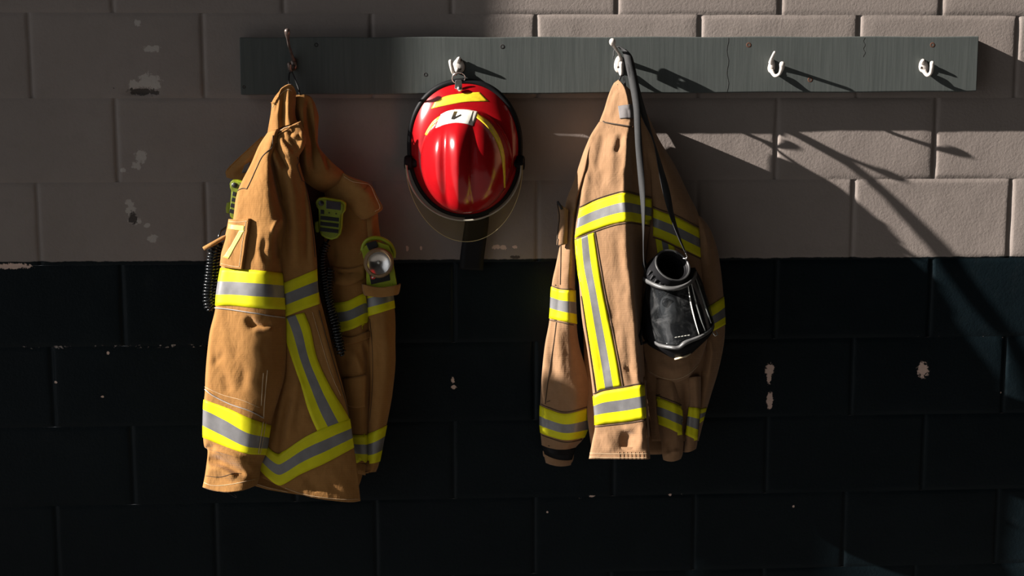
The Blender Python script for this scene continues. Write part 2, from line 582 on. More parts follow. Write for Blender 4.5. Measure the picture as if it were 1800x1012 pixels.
def build_wall():
    V, Fs = [], []
    x_lo, x_hi = -2.6, 3.0

    def lines(a, b, fine):
        e = [0, .004, .008, .012, .018, .03]
        if b - a < .08: return [a + (b - a) * k / 6 for k in range(7)]
        mid = 22 if fine else 3
        return [a + q for q in e] + [a + .03 + (b - a - .06) * k / mid for k in range(1, mid)] + [b - q for q in reversed(e)]
    for c in range(-6, 9):
        zt, zb = zrow(c), zrow(c + 1)
        if c == 3: zb = zrow(4)
        xs = [x for x in head_x(c)]
        for a, b in zip(xs, xs[1:]):
            if b < x_lo or a > x_hi: continue
            fine = -1.5 < (a + b) / 2 < 1.6 and -1 < c < 9
            gx, gz = lines(a, b, fine), lines(zb, zt, False if not fine else True)
            if fine: gz = gz[:6] + [zb + .03 + (zt - zb - .06) * k / 10 for k in range(1, 10)] + gz[-6:]
            st = len(V); n = len(gx)
            tilt = (random.uniform(-1, 1) * .0012, random.uniform(-1, 1) * .001)
            for z in gz:
                for x in gx:
                    dx = min(x - a, b - x); dz = min(z - zb, zt - z)
                    wob = noise.noise(Vector((x * 14, z * 14, 3))) * .0018
                    hj = .0046 * exp(-(max(0, dx + wob) / .0048) ** 2)
                    bj = (.0026 if c < 3 else .0020) * exp(-(max(0, dz + wob) / .005) ** 2) * (.65 + 1.1 * noise.noise(Vector((x * 3.1, z * 5, 8))))
                    rnd = .0007 * exp(-(dx / .014) ** 2) + .0004 * exp(-(dz / .014) ** 2)
                    h = -max(hj, bj) - rnd + .0011 * noise.noise(Vector((x * 9, z * 9, 1.5))) + .0006 * noise.noise(Vector((x * 34, z * 34, 2)))
                    h += tilt[0] * min(1, dx / .03) * min(1, dz / .03)
                    for p, rx, rz, dp in DENTW:
                        q = ((x - p[0]) / rx) ** 2 + ((z - p[2]) / rz) ** 2
                        if q < 6: h -= dp * exp(-q * (1 + .8 * noise.noise(Vector((x * 120, z * 120, 0)))))
                    V.append((x, -h, z))
            for i in range(len(gz) - 1):
                for j in range(n - 1):
                    q = st + i * n + j; Fs.append((q, q + 1, q + n + 1, q + n))
    # shared block edges are welded, then a slab behind gives the wall its thickness
    M = Mat('painted_blocks', (.3, .26, .23), .6, spec=.2)
    oc = obj_coord(M)
    sep = M.n('ShaderNodeSeparateXYZ'); M.l(oc, sep.inputs[0])
    n1 = M.noise(3.2, 5, .6, oc); n2 = M.noise(26, 4, .6, oc); n3 = M.noise(90, 3, .65, oc)
    up = M.mix(M.ramp(n1, .3, .7), (.218, .186, .168), (.250, .214, .195))
    up = M.mix(M.math('MULTIPLY', M.ramp(n2, .52, .75), .22), up, (.175, .15, .132))
    lo = M.mix(M.ramp(n1, .3, .7), (.0030, .0064, .0084), (.0048, .0090, .0116))
    lo = M.mix(M.math('MULTIPLY', M.ramp(n2, .55, .8), .4), lo, (.010, .0135, .016))
    z4 = M.math('ADD', sep.outputs[2], M.math('MULTIPLY', M.math('SUBTRACT', n2, .5), .010))
    zlL = P(0, 460)[2]; zlR = P(1800, 450.5)[2]
    sl = (zlR - zlL) / (P(1800, 450)[0] - P(0, 460)[0])
    line = M.math('ADD', M.math('MULTIPLY', sep.outputs[0], sl), zlL - sl * P(0, 460)[0])
    isup = M.ramp(M.math('SUBTRACT', z4, line), -.0012, .0012)
    c = M.mix(isup, lo, up)
    # paint flaked off: (px, py, half width, half height, colour)
    A, B_, D_ = (.38, .345, .315), (.60, .44, .37), (.06, .05, .045)
    chips = [(268, 86, 15, 6, A), (242, 40, 6, 6, A), (262, 143, 20, 13, A), (236, 150, 10, 8, A), (275, 150, 9, 6, A), (248, 274, 10, 11, A), (240, 290, 8, 8, A),
             (216, 299, 6, 4, A), (230, 370, 9, 14, A), (238, 388, 12, 7, A), (259, 396, 7, 4, A), (268, 419, 9, 7, A), (226, 356, 6, 6, A),
             (1353, 650, 8, 13, B_), (1352, 663, 4, 13, B_), (1353, 703, 6, 16, B_), (1622, 650, 11, 14, B_), (796, 668, 3, 6, B_), (798, 680, 5, 4, B_),
             (20, 468, 34, 5, B_), (872, 434, 8, 4, B_), (884, 435, 6, 4, B_), (905, 434, 5, 3, B_), (716, 436, 3, 5, B_), (740, 436, 2, 4, B_), (905, 452, 10, 3, D_),
             (247, 161, 23, 6, D_), (272, 163, 9, 5, D_), (234, 383, 8, 11, D_), (200, 155, 1, 1, D_), (98, 672, 3, 2, B_), (190, 620, 3, 3, B_), (962, 900, 2, 2, B_),
             (1395, 890, 2, 2, B_), (1760, 690, 2, 2, B_), (180, 697, 3, 2, B_), (1178, 870, 3, 2, B_), (1040, 872, 5, 2, B_), (820, 430, 2, 3, B_)]
    nd = M.math('MULTIPLY', M.math('SUBTRACT', M.noise(95, 6, .75, oc), .5), 3.0)
    for px, py, rx, ry, cc in chips:
        p = P(px, py)
        s_ = M.n('ShaderNodeMapping'); s_.vector_type = 'POINT'
        s_.inputs['Location'].default_value = (-p[0] / (rx * .0014), 0, -p[2] / (ry * .0014))
        s_.inputs['Scale'].default_value = (1 / (rx * .0014), 0, 1 / (ry * .0014))
        M.l(oc, s_.inputs['Vector'])
        ln = M.nt.nodes.new('ShaderNodeVectorMath'); ln.operation = 'LENGTH'; M.l(s_.outputs[0], ln.inputs[0])
        f = M.ramp(M.math('ADD', ln.outputs[1], nd), 1.0, .86)
        c = M.mix(f, c, cc)
    # flaked specks along some bed joints of the dark band
    for k, (xa, xb), lim in ((4, (-1.3, -.62), .60), (4, (.9, 1.3), .66), (6, (-.1, .9), .67), (5, (-1.3, -.5), .70), (3, (-1.3, -.4), .72)):
        zz = zrow(k)
        near = M.ramp(M.math('ABSOLUTE', M.math('SUBTRACT', sep.outputs[2], zz - .001)), .0045, .003)
        inx = M.math('MULTIPLY', M.ramp(sep.outputs[0], xa, xa + .1), M.ramp(sep.outputs[0], xb, xb - .1))
        f = M.math('MULTIPLY', M.math('MULTIPLY', near, inx), M.ramp(M.noise(45, 4, .7, oc), lim - .02, lim + .02))
        c = M.mix(f, c, (.30, .26, .24))
    # faint scuff marks low on the pale paint, left
    M.l(c, M.b.inputs['Base Color'])
    rg = M.math('ADD', M.math('MULTIPLY', isup, .30), M.math('ADD', .30, M.math('MULTIPLY', n2, .22)))
    M.l(rg, M.b.inputs['Roughness'])
    M.l(M.math('ADD', M.math('MULTIPLY', isup, .10), .10), M.b.inputs['Specular IOR Level'])
    h = M.math('ADD', M.math('MULTIPLY', M.noise(150, 4, .6, oc), 1.0), M.math('MULTIPLY', n3, .9))
    h = M.math('ADD', h, M.math('MULTIPLY', M.noise(420, 2, .6, oc), .25))
    M.bump(h, .36, .0016)
    o = mesh_obj('wall_back', V, Fs, M.m, None, True)
    bm = bmesh.new(); bm.from_mesh(o.data); bmesh.ops.remove_doubles(bm, verts=bm.verts, dist=.0004)
    bmesh.ops.recalc_face_normals(bm, faces=bm.faces)
    if sum(f.normal.y for f in bm.faces) > 0: bmesh.ops.reverse_faces(bm, faces=bm.faces)
    bm.to_mesh(o.data); bm.free()
    o['kind'] = 'structure'; tag(o, 'painted block wall, taupe above and near black below', 'wall')
    return o


def box(name, lo, hi, mat, parent=None, bev=0, label=None, origin=None):
    (a, b, c), (d, e, f) = lo, hi
    V = [(x, y, z) for x in (a, d) for y in (b, e) for z in (c, f)]
    Fs = [(0, 1, 3, 2), (4, 6, 7, 5), (0, 4, 5, 1), (2, 3, 7, 6), (0, 2, 6, 4), (1, 5, 7, 3)]
    o = fix_normals(mesh_obj(name, V, Fs, mat, parent, False, label=label, origin=origin))
    if bev: bevel(o, bev)
    return o


build_wall()
CONC = plain('grey_concrete', (.10, .095, .09), .7, var=.25, scale=4)
PLASTER = plain('dull_side_wall_paint', (.16, .15, .14), .8, var=.1, scale=5)
fl = box('floor', (-2.6, -7, -.08), (3.0, .15, 0), CONC); fl['kind'] = 'structure'; tag(fl, 'grey concrete floor under the wall', 'floor')

# sunlight: down to the right and only a little towards the wall, through the bay opening on the left
SUN_A, SUN_B = 5.1, 2.25
xe = P(888, 40)[0]                                   # where the opening's edge throws its shade line on the wall
XJ = -2.35                                            # plane of the side wall
dj = (xe - XJ) / SUN_A
wl = [box('wall_left', (XJ - .12, -dj, 0), (XJ, .1, 4.25), PLASTER)]
wl[0]['kind'] = 'structure'; tag(wl[0], 'short return of side wall beside the bay opening', 'wall')
wl.append(box('wall_left', (XJ - .12, -7, 0), (XJ, -4.3, 4.6), PLASTER)); wl.append(box('wall_left', (XJ - .12, -4.3, 4.25), (XJ, .1, 4.6), PLASTER))
for w_, t_ in zip(wl[1:], ('long side wall beyond the bay opening', 'beam of side wall over the bay opening')): w_['kind'] = 'structure'; tag(w_, t_, 'wall')
ce = box('ceiling', (XJ - .12, -7, 4.6), (3.0, .15, 4.7), PLASTER); ce['kind'] = 'structure'; tag(ce, 'dull ceiling of the bay', 'ceiling')

# ================================================================== RAIL BOARD
BD = 45.0                                             # how far the board's face stands off the wall, mm
WOOD = Mat('grey_green_painted_wood', (.09, .1, .095), .6, spec=.1)
oc = obj_coord(WOOD)
mp = WOOD.n('ShaderNodeMapping'); mp.inputs['Scale'].default_value = (120, 40, 6); WOOD.l(oc, mp.inputs['Vector'])
mp2 = WOOD.n('ShaderNodeMapping'); mp2.inputs['Scale'].default_value = (5, 40, 90); WOOD.l(oc, mp2.inputs['Vector'])
g1 = WOOD.noise(1.0, 4, .6, mp.outputs[0]); g2 = WOOD.noise(1.0, 4, .6, mp2.outputs[0], 1)
cc = WOOD.mix(WOOD.ramp(g1, .3, .7), (.066, .075, .072), (.084, .093, .089))
cc = WOOD.mix(WOOD.math('MULTIPLY', WOOD.ramp(WOOD.noise(7, 4, .6, oc), .55, .75), .3), cc, (.052, .057, .056))
WOOD.l(cc, WOOD.b.inputs['Base Color'])
WOOD.bump(WOOD.math('ADD', WOOD.math('MULTIPLY', g1, 1.0), WOOD.math('MULTIPLY', g2, .35)), .35, .0009)

corners = [(421, 66), (1721, 64), (1718, 161), (423, 166)]     # front face
brd_root = empty('hook_board', P(1070, 163, 0), 'long grey-green painted timber board holding the five coat hooks', 'board')


def board_mesh():
    nx = 60; V = []; Fs = []
    top = [(421 + 1300 * i / nx, 65.6 - 1.6 * i / nx + .5 * sin(i * .7)) for i in range(nx + 1)]
    bot = [(423 + 1295 * i / nx, 166 - 5 * i / nx + .5 * sin(i * .5 + 2)) for i in range(nx + 1)]
    bot[-1] = (1717, 160)
    for (a, b), (c, d) in zip(top, bot):
        F1, F2 = P(a, b, BD), P(c, d, BD)
        V += [F1, F2, Vector((F2.x, -.0005, F2.z)), Vector((F1.x, -.0005, F1.z))]
    for i in range(nx):
        for k in range(4):
            q = (k + 1) % 4; Fs.append((i * 4 + k, i * 4 + q, i * 4 + 4 + q, i * 4 + 4 + k))
    Fs.append((0, 1, 2, 3)); Fs.append(tuple(nx * 4 + k for k in (3, 2, 1, 0)))
    o = fix_normals(mesh_obj('board', V, Fs, WOOD.m, brd_root, False))
    bevel(o, .0022, 2, 40)
    return o


board_mesh()
HOLE = plain('dark_screw_hole', (.012, .01, .009), .8)
RUST = plain('rusty_screw', (.10, .045, .028), .7, .3)
for px, py, r, mt, nm in ((556, 79, 4, HOLE, 'screw'), (748, 131, 4, HOLE, 'screw'), (883, 82, 4.5, HOLE, 'screw'), (1316, 79, 5, RUST, 'screw'), (1424, 140, 5, RUST, 'screw'), (1639, 79, 5, RUST, 'screw'), (429, 153, 3, HOLE, 'screw')):
    fr = frame_at(px, py, BD - .6)
    lathe(nm, [(r * .55, -.6), (r * .6, .75), (r * 1.05, 1.1), (r * 1.3, .6), (r * 1.42, .1)], fr @ Matrix.Rotation(px, 4, 'Z'), mt, brd_root, 14)
for px, y0, y1, k in ((1279, 66, 162, 1), (1519, 66, 100, 2)):                      # checks in the timber
    tube('crack', [P(px + 1.6 * sin(t * 1.3 + k), y0 + (y1 - y0) * t / 12, BD + .0) for t in range(13)], .0004, HOLE, brd_root, 5)

# ================================================================== COAT HOOKS
def hook(label, base, prongs, screws, mat, plate=(9, 17), rot=0):
    """base: plate centre pixel; prongs: lists of (px, py, depth, radius mm)."""
    root = empty('coat_hook', P(base[0], base[1], BD), label, 'hook', 'coat hooks on the board')
    fr = frame_at(base[0], base[1], BD, rot)
    a, b = plate
    parts = []
    V, Fs = [], []
    n = 24
    prof = [(1, 0.1), (1.0, 2.2), (.9, 4.0), (.62, 6.0), (.3, 7.0), (.01, 7.2)]
    for s, z in prof:
        for k in range(n):
            t = 2 * pi * k / n
            egg = 1 - .18 * sin(t)
            V.append(fr @ Vector((a * s * cos(t) * egg, b * s * sin(t), z)))
    for i in range(len(prof) - 1):
        for k in range(n):
            q = (k + 1) % n; Fs.append((i * n + k, i * n + q, (i + 1) * n + q, (i + 1) * n + k))
    Fs.append(tuple(range(n - 1, -1, -1)))
    mesh_obj('back_plate', V, Fs, mat, root)
    for nm, pr in prongs:
        sm = smooth_line(pr, 8 * len(pr))
        pts = [P(x, y, d) for x, y, d, r in sm]; rr = [r * .001 for *_, r in sm]
        e = (pts[-1] - pts[-2]).normalized(); r = rr[-1]                    # round the tip
        for f, s in ((.5, .86), (.8, .6), (.98, .2)): pts.append(pts[len(sm) - 1] + e * r * f); rr.append(r * s)
        V, Fs = tube_mesh(pts, rr, 14)
        mesh_obj(nm, V, Fs, mat, root)
    for px, py in screws:
        f2 = frame_at(px, py, BD + 5.5)
        lathe('screw', [(3.2, -2), (3.2, .6), (2.4, 1.5), (.8, 1.6), (.75, .9), (.01, .9)], f2, IRON, root, 14)
    return root


DULL = plain('worn_bare_hook_metal', (.17, .13, .115), .38, .6, var=.4, scale=90)
hook('tall worn coat hook carrying the left jacket', (516, 112), [
    ('upper_prong', [(516, 106, 50, 5), (512, 94, 70, 3.6), (508, 80, 100, 3.2), (506, 68, 128, 3.6), (505, 59, 140, 6), (505, 55, 143, 6.8)]),
    ('lower_prong', [(515, 116, 50, 5), (513, 124, 62, 4), (511, 124, 78, 4), (509, 118, 84, 5), (508.5, 113, 86, 5.6)])],
    [(518, 105), (517, 122)], DULL, (8, 16))
hook('short white coat hook carrying the red helmet', (806, 116), [
    ('upper_prong', [(805, 108, 50, 6), (806, 104, 58, 5), (807, 102, 64, 3.4)]),
    ('lower_prong', [(804, 122, 50, 6), (800, 130, 64, 5), (796, 125, 80, 5), (793, 114, 87, 5), (792, 108, 88, 5)])],
    [(810, 105), (809, 121)], WHITEP, (15, 18))
hook('white coat hook with strap and right jacket', (1088, 113), [
    ('upper_prong', [(1091, 104, 50, 6), (1089, 96, 66, 3.8), (1084, 88, 98, 3.2), (1079, 80, 128, 4.4), (1077, 76, 140, 7.2), (1076.5, 73, 144, 7.8)]),
    ('lower_prong', [(1090, 122, 50, 6), (1092, 131, 62, 4.2), (1093, 128, 78, 4), (1092.5, 118, 86, 5), (1092, 112, 88, 5.6)])],
    [(1087, 118), (1088, 103)], WHITEP, (12, 21))
hook('white coat hook with pointed tip, empty, right of the strap hook', (1356, 116), [
    ('upper_prong', [(1355, 110, 50, 6), (1356, 104, 60, 4), (1359, 97, 74, 3.4), (1361.5, 92, 84, 3.2)]),
    ('lower_prong', [(1356, 124, 53, 6), (1362, 133, 62, 4), (1370, 130, 76, 3.8), (1374, 121, 90, 5.4), (1375, 113, 96, 7)])],
    [(1358, 121), (1354, 107)], WHITEP, (8.5, 17), -8)
hook('short white U-shaped coat hook, empty, nearest the right board end', (1623, 116), [
    ('upper_prong', [(1621, 110, 50, 6), (1622, 107, 56, 5), (1623, 106, 60, 3.4)]),
    ('lower_prong', [(1624, 124, 53, 6), (1630, 132, 58, 4.6), (1636, 128, 70, 4.6), (1638, 119, 80, 5), (1638.5, 111, 84, 5.4)])],
    [(1620, 119), (1625, 107)], WHITEP, (12, 17), 10)

# unseen post added outside the opening to shade the lower wall and a sleeve
def sun_up(px, py, X):
    p = P(px, py); t = (p.x - X) / SUN_A
    return Vector((X, -t, p.z + SUN_B * t))


XG = XJ - .35
g0, g1 = sun_up(1200, 745, XG), sun_up(1485, 745, XG)
gy, gr, gz = (g0.y + g1.y) / 2, abs(g1.y - g0.y) / 2, g0.z
gp = empty('shade_post', (XG, gy, 0), 'unseen yellow post added outside the bay opening to shade the lower wall', 'post')
gf = Matrix.Translation((XG, gy, 0)) @ Matrix.Scale(.001, 4)
H_ = gz * 1000
lathe('post', [(gr * 1000, 1), (gr * 1000, H_ - 60), (gr * 940, H_ - 32), (gr * 720, H_ - 12), (gr * 350, H_ - 2), (.01, H_)], gf, YSTICK, gp, 32)
lathe('base_flange', [(gr * 1000 + 30, 0), (gr * 1000 + 30, 10), (gr * 1000, 14)], gf, IRON, gp, 32)

# ================================================================== LEFT JACKET
J1 = empty('firefighter_jacket', P(512, 124, 86), 'tan jacket with yellow numeral 7 on the sleeve, on the leftmost hook', 'jacket', 'firefighter jackets on the board')
US = [0, .05, .2, .45, .69, .82, .94, 1]
PR = [0, 13, 22, 36, 43, 34, 14, 2]

# ---- near sleeve with shoulder
A_rows = rows_from(US, [
    ((470, 233), (492, 226), 116, .55, 0), ((455, 256), (486, 254), 121, .6, 0), ((441, 288), (484, 284), 128, .7, 0),
    ((424, 321), (488, 314), 142, .85, 0), ((415, 346), (495, 343), 147, .95, 0), ((410, 384), (503, 381), 151, 1, 0), ((404, 414), (501, 409), 153, 1, 0),
    ((396, 446), (496, 438), 156, 1, 0), ((388, 472), (496, 473), 158, 1, 0), ((381, 512), (499, 516), 163, 1, 0), ((378, 545), (502, 556), 165, 1, 0),
    ((369, 582), (503, 585), 165, 1.02, 0), ((364, 622), (503, 622), 166, 1.05, 0), ((361, 660), (500, 662), 167, 1.05, 0),
    ((360, 690), (489, 702), 168, 1, 2), ((358, 712), (477, 742), 168, .95, 2), ((357, 760), (469, 790), 166, .9, 3), ((359, 784), (463, 808), 163, .85, 3),
    ((365, 793), (459, 818), 160, .85, 3), ((361, 830), (456, 838), 163, .9, 6), ((356, 856), (452, 852), 165, .9, 11)], PR)
A_folds = [
    ([(476, 268), (482, 300), (489, 330), (498, 365)], -9, 5, 7),
    ([(496, 384), (486, 392), (478, 410)], 9, 5, 6), ([(489, 398), (487, 425), (489, 455)], -10, 5, 6), ([(466, 418), (462, 440), (470, 462)], -7, 6, 9),
    ([(446, 395), (449, 425), (447, 462)], -3, 5, 6), ([(425, 640), (432, 660), (428, 685)], -3, 8, 8), ([(398, 600), (400, 640), (410, 670)], 2.5, 10, 10), ([(372, 600), (380, 640)], -2, 6, 6),
    ([(436, 556), (446, 570), (462, 576), (478, 569)], -14, 9, 6), ([(446, 586), (462, 583), (480, 577)], 11, 7, 7), ([(446, 556), (462, 558)], 4, 5, 5),
    ([(460, 585), (452, 612), (459, 640), (450, 670), (458, 700)], 7, 10, 7), ([(374, 642), (386, 630), (392, 622)], -3, 5, 5),
    ([(395, 660), (402, 690)], -2.5, 7, 7), ([(430, 650), (424, 690)], -2.5, 8, 6), ([(392, 560), (396, 590), (392, 620)], 2, 8, 8),
    ([(362, 806), (385, 812), (412, 826), (438, 836)], -15, 7, 9), ([(374, 790), (405, 800), (432, 812)], 12, 10, 8), ([(362, 822), (390, 824), (415, 838)], 8, 8, 7),
    ([(360, 788), (368, 786), (378, 790)], -7, 4, 5), ([(380, 838), (400, 845), (420, 848)], -3, 5, 5), ([(432, 818), (440, 830), (442, 845)], -4, 5, 5),
    ([(462, 700), (460, 720), (455, 745), (451, 780)], -3, 4, 4)]
A = Panel('sleeve', A_rows, J1, TAN, 64, 230, [34, 36, 28, 8, 6, 8, 40, 60, 70, 74, 78, 80, 82, 80, 78, 76, 74, 72, 70, 72, 76], A_folds, 1.0, 1)
band(A, [(388, 471), (420, 473), (455, 475), (498, 480)], [(379, 537), (410, 537), (450, 541), (500, 544)])
band(A, [(358, 702), (400, 717), (440, 735), (478, 748)], [(356, 768), (390, 782), (430, 796), (466, 799)])
seam(A, [(378, 541), (400, 543), (440, 549), (470, 554), (500, 558)], None, 1.5, PIPING, 1.2, 'piping', label='grey piping under the upper band')
seam(A, [(361, 684), (375, 695), (405, 710), (440, 722), (463, 734)], None, 1.4, PIPING, 1.2, 'piping', label='grey piping above the cuff band')
seam(A, [(480, 238), (478, 258), (470, 266), (460, 277), (450, 298), (441, 318), (434, 332)], None, 1.0, THREAD, .7)
seam(A, [(434, 332), (426, 331), (418, 335)], None, 1.0, THREAD, .7)
seam(A, [(360, 680), (392, 694), (425, 703), (456, 716)], None, .5, THREADL, .6, 'stitching')
seam(A, [(463, 655), (461, 680), (459, 712)], None, 1.2, THREADL, .8, 'stitching'); seam(A, [(470, 650), (466, 690), (463, 735)], None, 1.3, THREADL, .9, 'stitching')
seam(A, [(462, 740), (457, 770), (453, 796)], None, .8, THREADL, 3.2, 'stitching'); seam(A, [(466, 742), (461, 772), (456, 797)], None, .6, THREADL, 3.2, 'stitching')
seam(A, [(359, 848), (375, 853), (405, 851), (448, 842)], None, .6, THREADL, .6, 'stitching')
seam(A, [(362, 836), (385, 838), (410, 832), (424, 832)], None, .6, THREAD, .5, 'stitching')
# numeral pocket standing proud of the upper sleeve
pk = patch('numeral_pocket', A, [(408, 386), (424, 386), (441, 384)], [(393, 468), (410, 471), (428, 473)], A.o, TAN, 11, 20, 24, None, 13, 'pocket patch standing proud of the sleeve')
bevel(pk, .0018, 2, 50)
fl7 = [(411, 394.5), (435, 397)], [(410, 403), (433.5, 405.5)]
pb = BVHTree.FromObject(pk, bpy.context.evaluated_depsgraph_get())


class OnPocket:
    G = None

    def __init__(s): s.o = pk

    def at(s, px, py, off=0): return A.at(px, py, 11 + off)


OP = OnPocket()
nb = []
for (t_, b_) in ((((410.5, 395), (435, 397.5)), ((409, 403), (433.5, 405.5))), (((425, 404.5), (434.5, 404)), ((398.5, 453), (405.5, 455)))):
    nb.append((t_, b_))
V7, F7 = [], []
for t_, b_ in nb:
    A_, B_ = resample(t_, 10), resample(b_, 10); st = len(V7)
    for lift in (.9, -.4):
        for i in range(17):
            for j in range(10):
                f = i / 16; V7.append(OP.at(A_[j][0] + (B_[j][0] - A_[j][0]) * f, A_[j][1] + (B_[j][1] - A_[j][1]) * f, lift))
    for i in range(16):
        for j in range(9):
            q = st + i * 10 + j; F7.append((q, q + 10, q + 11, q + 1))
    ed = [(0, j) for j in range(10)] + [(i, 9) for i in range(1, 17)] + [(16, j) for j in range(8, -1, -1)] + [(i, 0) for i in range(15, 0, -1)]
    for (a, c), (e, f) in zip(ed, ed[1:] + ed[:1]):
        F7.append((st + a * 10 + c, st + e * 10 + f, st + 170 + e * 10 + f, st + 170 + a * 10 + c))
fix_normals(mesh_obj('numeral', V7, F7, NUMERAL, pk, True, label='pale yellow tape numeral 7'))
for p in ([(410, 390), (424, 390.5), (439, 388.5)], [(436.5, 390), (430, 430), (424.5, 469)], [(394.5, 464), (410, 467), (425, 469)]):
    tube('stitching', [OP.at(x, y, .3) for x, y in resample(p, 24)], .0005, THREADL, pk, 5)

# ---- front body panel
UB = [0, .15, .35, .55, .75, .9, 1]
PB = [0, 6, 12, 14, 12, 8, 0]
B_rows = rows_from(UB, [
    ((474, 237), (528, 213), 120, .5, 0), ((474, 250), (536, 236), 126, .7, 0), ((474, 264), (534, 258), 130, .8, 0), ((474, 282), (525, 276), 132, .8, 0),
    ((474, 300), (529, 300), 134, .9, 0), ((474, 330), (538, 330), 138, 1, 0), ((475, 365), (545, 365), 142, 1, 0), ((476, 410), (551, 410), 146, 1, 0), ((478, 455), (556, 455), 148, 1, 0),
    ((478, 500), (558, 500), 149, 1, 0), ((478, 520), (561, 520), 149, 1, 0), ((478, 580), (576, 580), 150, 1, 0), ((477, 640), (591, 640), 150, 1.1, 0),
    ((470, 690), (605, 690), 149, 1.2, 0), ((462, 740), (615, 740), 148, 1.3, 3), ((454, 790), (622, 788), 147, 1.3, 10), ((448, 818), (628, 830), 146, 1.3, 14)], PB)
B_rows.append([(447, 832, 146), (470, 843, 152), (510, 862, 162), (550, 874, 164), (590, 880, 160), (617, 882, 150), (633, 880, 136)])
B_folds = [([(492, 240), (497, 252), (505, 262), (512, 272)], 8, 4, 4), ([(486, 246), (488, 262), (500, 285), (508, 300)], -8, 5, 4), ([(500, 228), (510, 240), (526, 238)], 8, 5, 5),
           ([(480, 262), (484, 280), (494, 300)], 7, 4, 4), ([(478, 276), (484, 320), (494, 350)], -10, 5, 6),
           ([(506, 232), (516, 250), (526, 262)], -6, 4, 5), ([(528, 232), (536, 246), (530, 258)], 9, 6, 5), ([(505, 290), (515, 340), (520, 400), (522, 470)], 7, 9, 9),
           ([(498, 300), (506, 380), (508, 460)], -7, 6, 6), ([(534, 330), (538, 380), (540, 460)], -6, 5, 6),
           ([(496, 650), (486, 700), (480, 760)], -8, 6, 7), ([(524, 660), (514, 720), (506, 770)], 7, 8, 8), ([(512, 690), (498, 750), (492, 800)], -9, 6, 6),
           ([(545, 700), (535, 750)], 3, 9, 9), ([(580, 820), (600, 850), (610, 870)], 4, 12, 12), ([(540, 840), (560, 862)], -4, 10, 10), ([(500, 580), (512, 640), (530, 700)], 3, 8, 8),
           ([(565, 560), (580, 620), (600, 700)], 3, 6, 6)]
Bp = Panel('body_panel', B_rows, J1, TAN, 64, 200, None, B_folds, 1.2, 2, thick=4)
tape(Bp, [(480, 502), (498, 497), (525, 486), (557, 472.5)], [(480, 563), (500, 557), (525, 547), (560.5, 534)], 30, 'lime and silver chest band')
# leaning vertical trim: drawn as left edge / right edge
tape(Bp, [(489, 560), (500, 588), (514, 633), (530, 681), (544, 726), (558, 757)], [(535, 549), (546, 578), (557, 628), (579, 676), (600, 712), (616, 740)], 50, 'lime and silver slanting trim', off=1.2)
tape(Bp, [(452, 762), (470, 783), (488, 797), (500, 792), (537, 767), (574, 750), (615, 735)], [(446, 812), (468, 836), (488, 851), (502, 849), (530, 832), (574, 812), (623, 785)], 60, 'lime and silver hem band', off=2.2)
seam(Bp, [(560, 545), (572, 590), (588, 645), (604, 695), (614, 735)], None, .9, THREAD, .6); seam(Bp, [(549, 548), (562, 592), (580, 650), (598, 695)], None, .5, THREADL, .6, 'stitching')
seam(Bp, [(522, 276), (530, 300), (537, 330), (543, 362), (549, 410), (553, 452)], None, .8, THREAD, .6)
seam(Bp, [(502, 857), (535, 868), (570, 874), (605, 877), (631, 876)], None, .5, THREADL, .6, 'stitching')
seam(Bp, [(474, 238), (488, 228), (504, 221), (524, 214)], None, 1.6, TAN, 2, 'collar_seam'); seam(Bp, [(476, 242), (492, 231), (508, 224), (522, 219)], None, .9, THREADL, 2, 'stitching')

# ---- stand-up collar, lit half
UE = [0, .12, .3, .46, .62, .8, 1]
E_rows = [[(477, 181, 112), (483, 170, 118), (492, 159, 122), (500, 152, 121), (508, 149, 120), (515, 152, 116), (520, 163, 108)],
          [(477, 190, 113), (483, 184, 120), (491, 180, 124), (498, 178, 118), (507, 176, 124), (514, 176, 118), (520, 180, 106)],
          [(475, 205, 114), (481, 203, 121), (489, 201, 125), (497, 199, 116), (506, 197, 125), (513, 196, 119), (519, 197, 106)],
          [(472, 222, 115), (480, 219, 122), (489, 216, 126), (497, 214, 118), (507, 211, 127), (515, 210, 121), (521, 210, 108)],
          [(470, 234, 116), (479, 230, 123), (489, 226, 127), (498, 222, 120), (508, 219, 128), (517, 216, 122), (524, 215, 110)]]
E_ = Panel('collar', E_rows, J1, TAN, 40, 40, [16, 18, 20, 22, 22], [([(499, 166), (497, 190), (494, 212)], -2, 4, 3), ([(507, 158), (506, 185), (505, 210)], 1.5, 3, 3), ([(489, 172), (484, 200)], -2, 3, 3)], .6, 3, cap=False)
seam(E_, [(476.5, 182), (484, 168), (494, 157), (507, 149.5), (515, 153), (520, 166)], None, 2.0, TAN, .6, 'collar_hem')
seam(E_, [(479, 190), (486, 175), (496, 163), (506, 157), (513, 160)], None, .5, THREADL, .5, 'stitching')
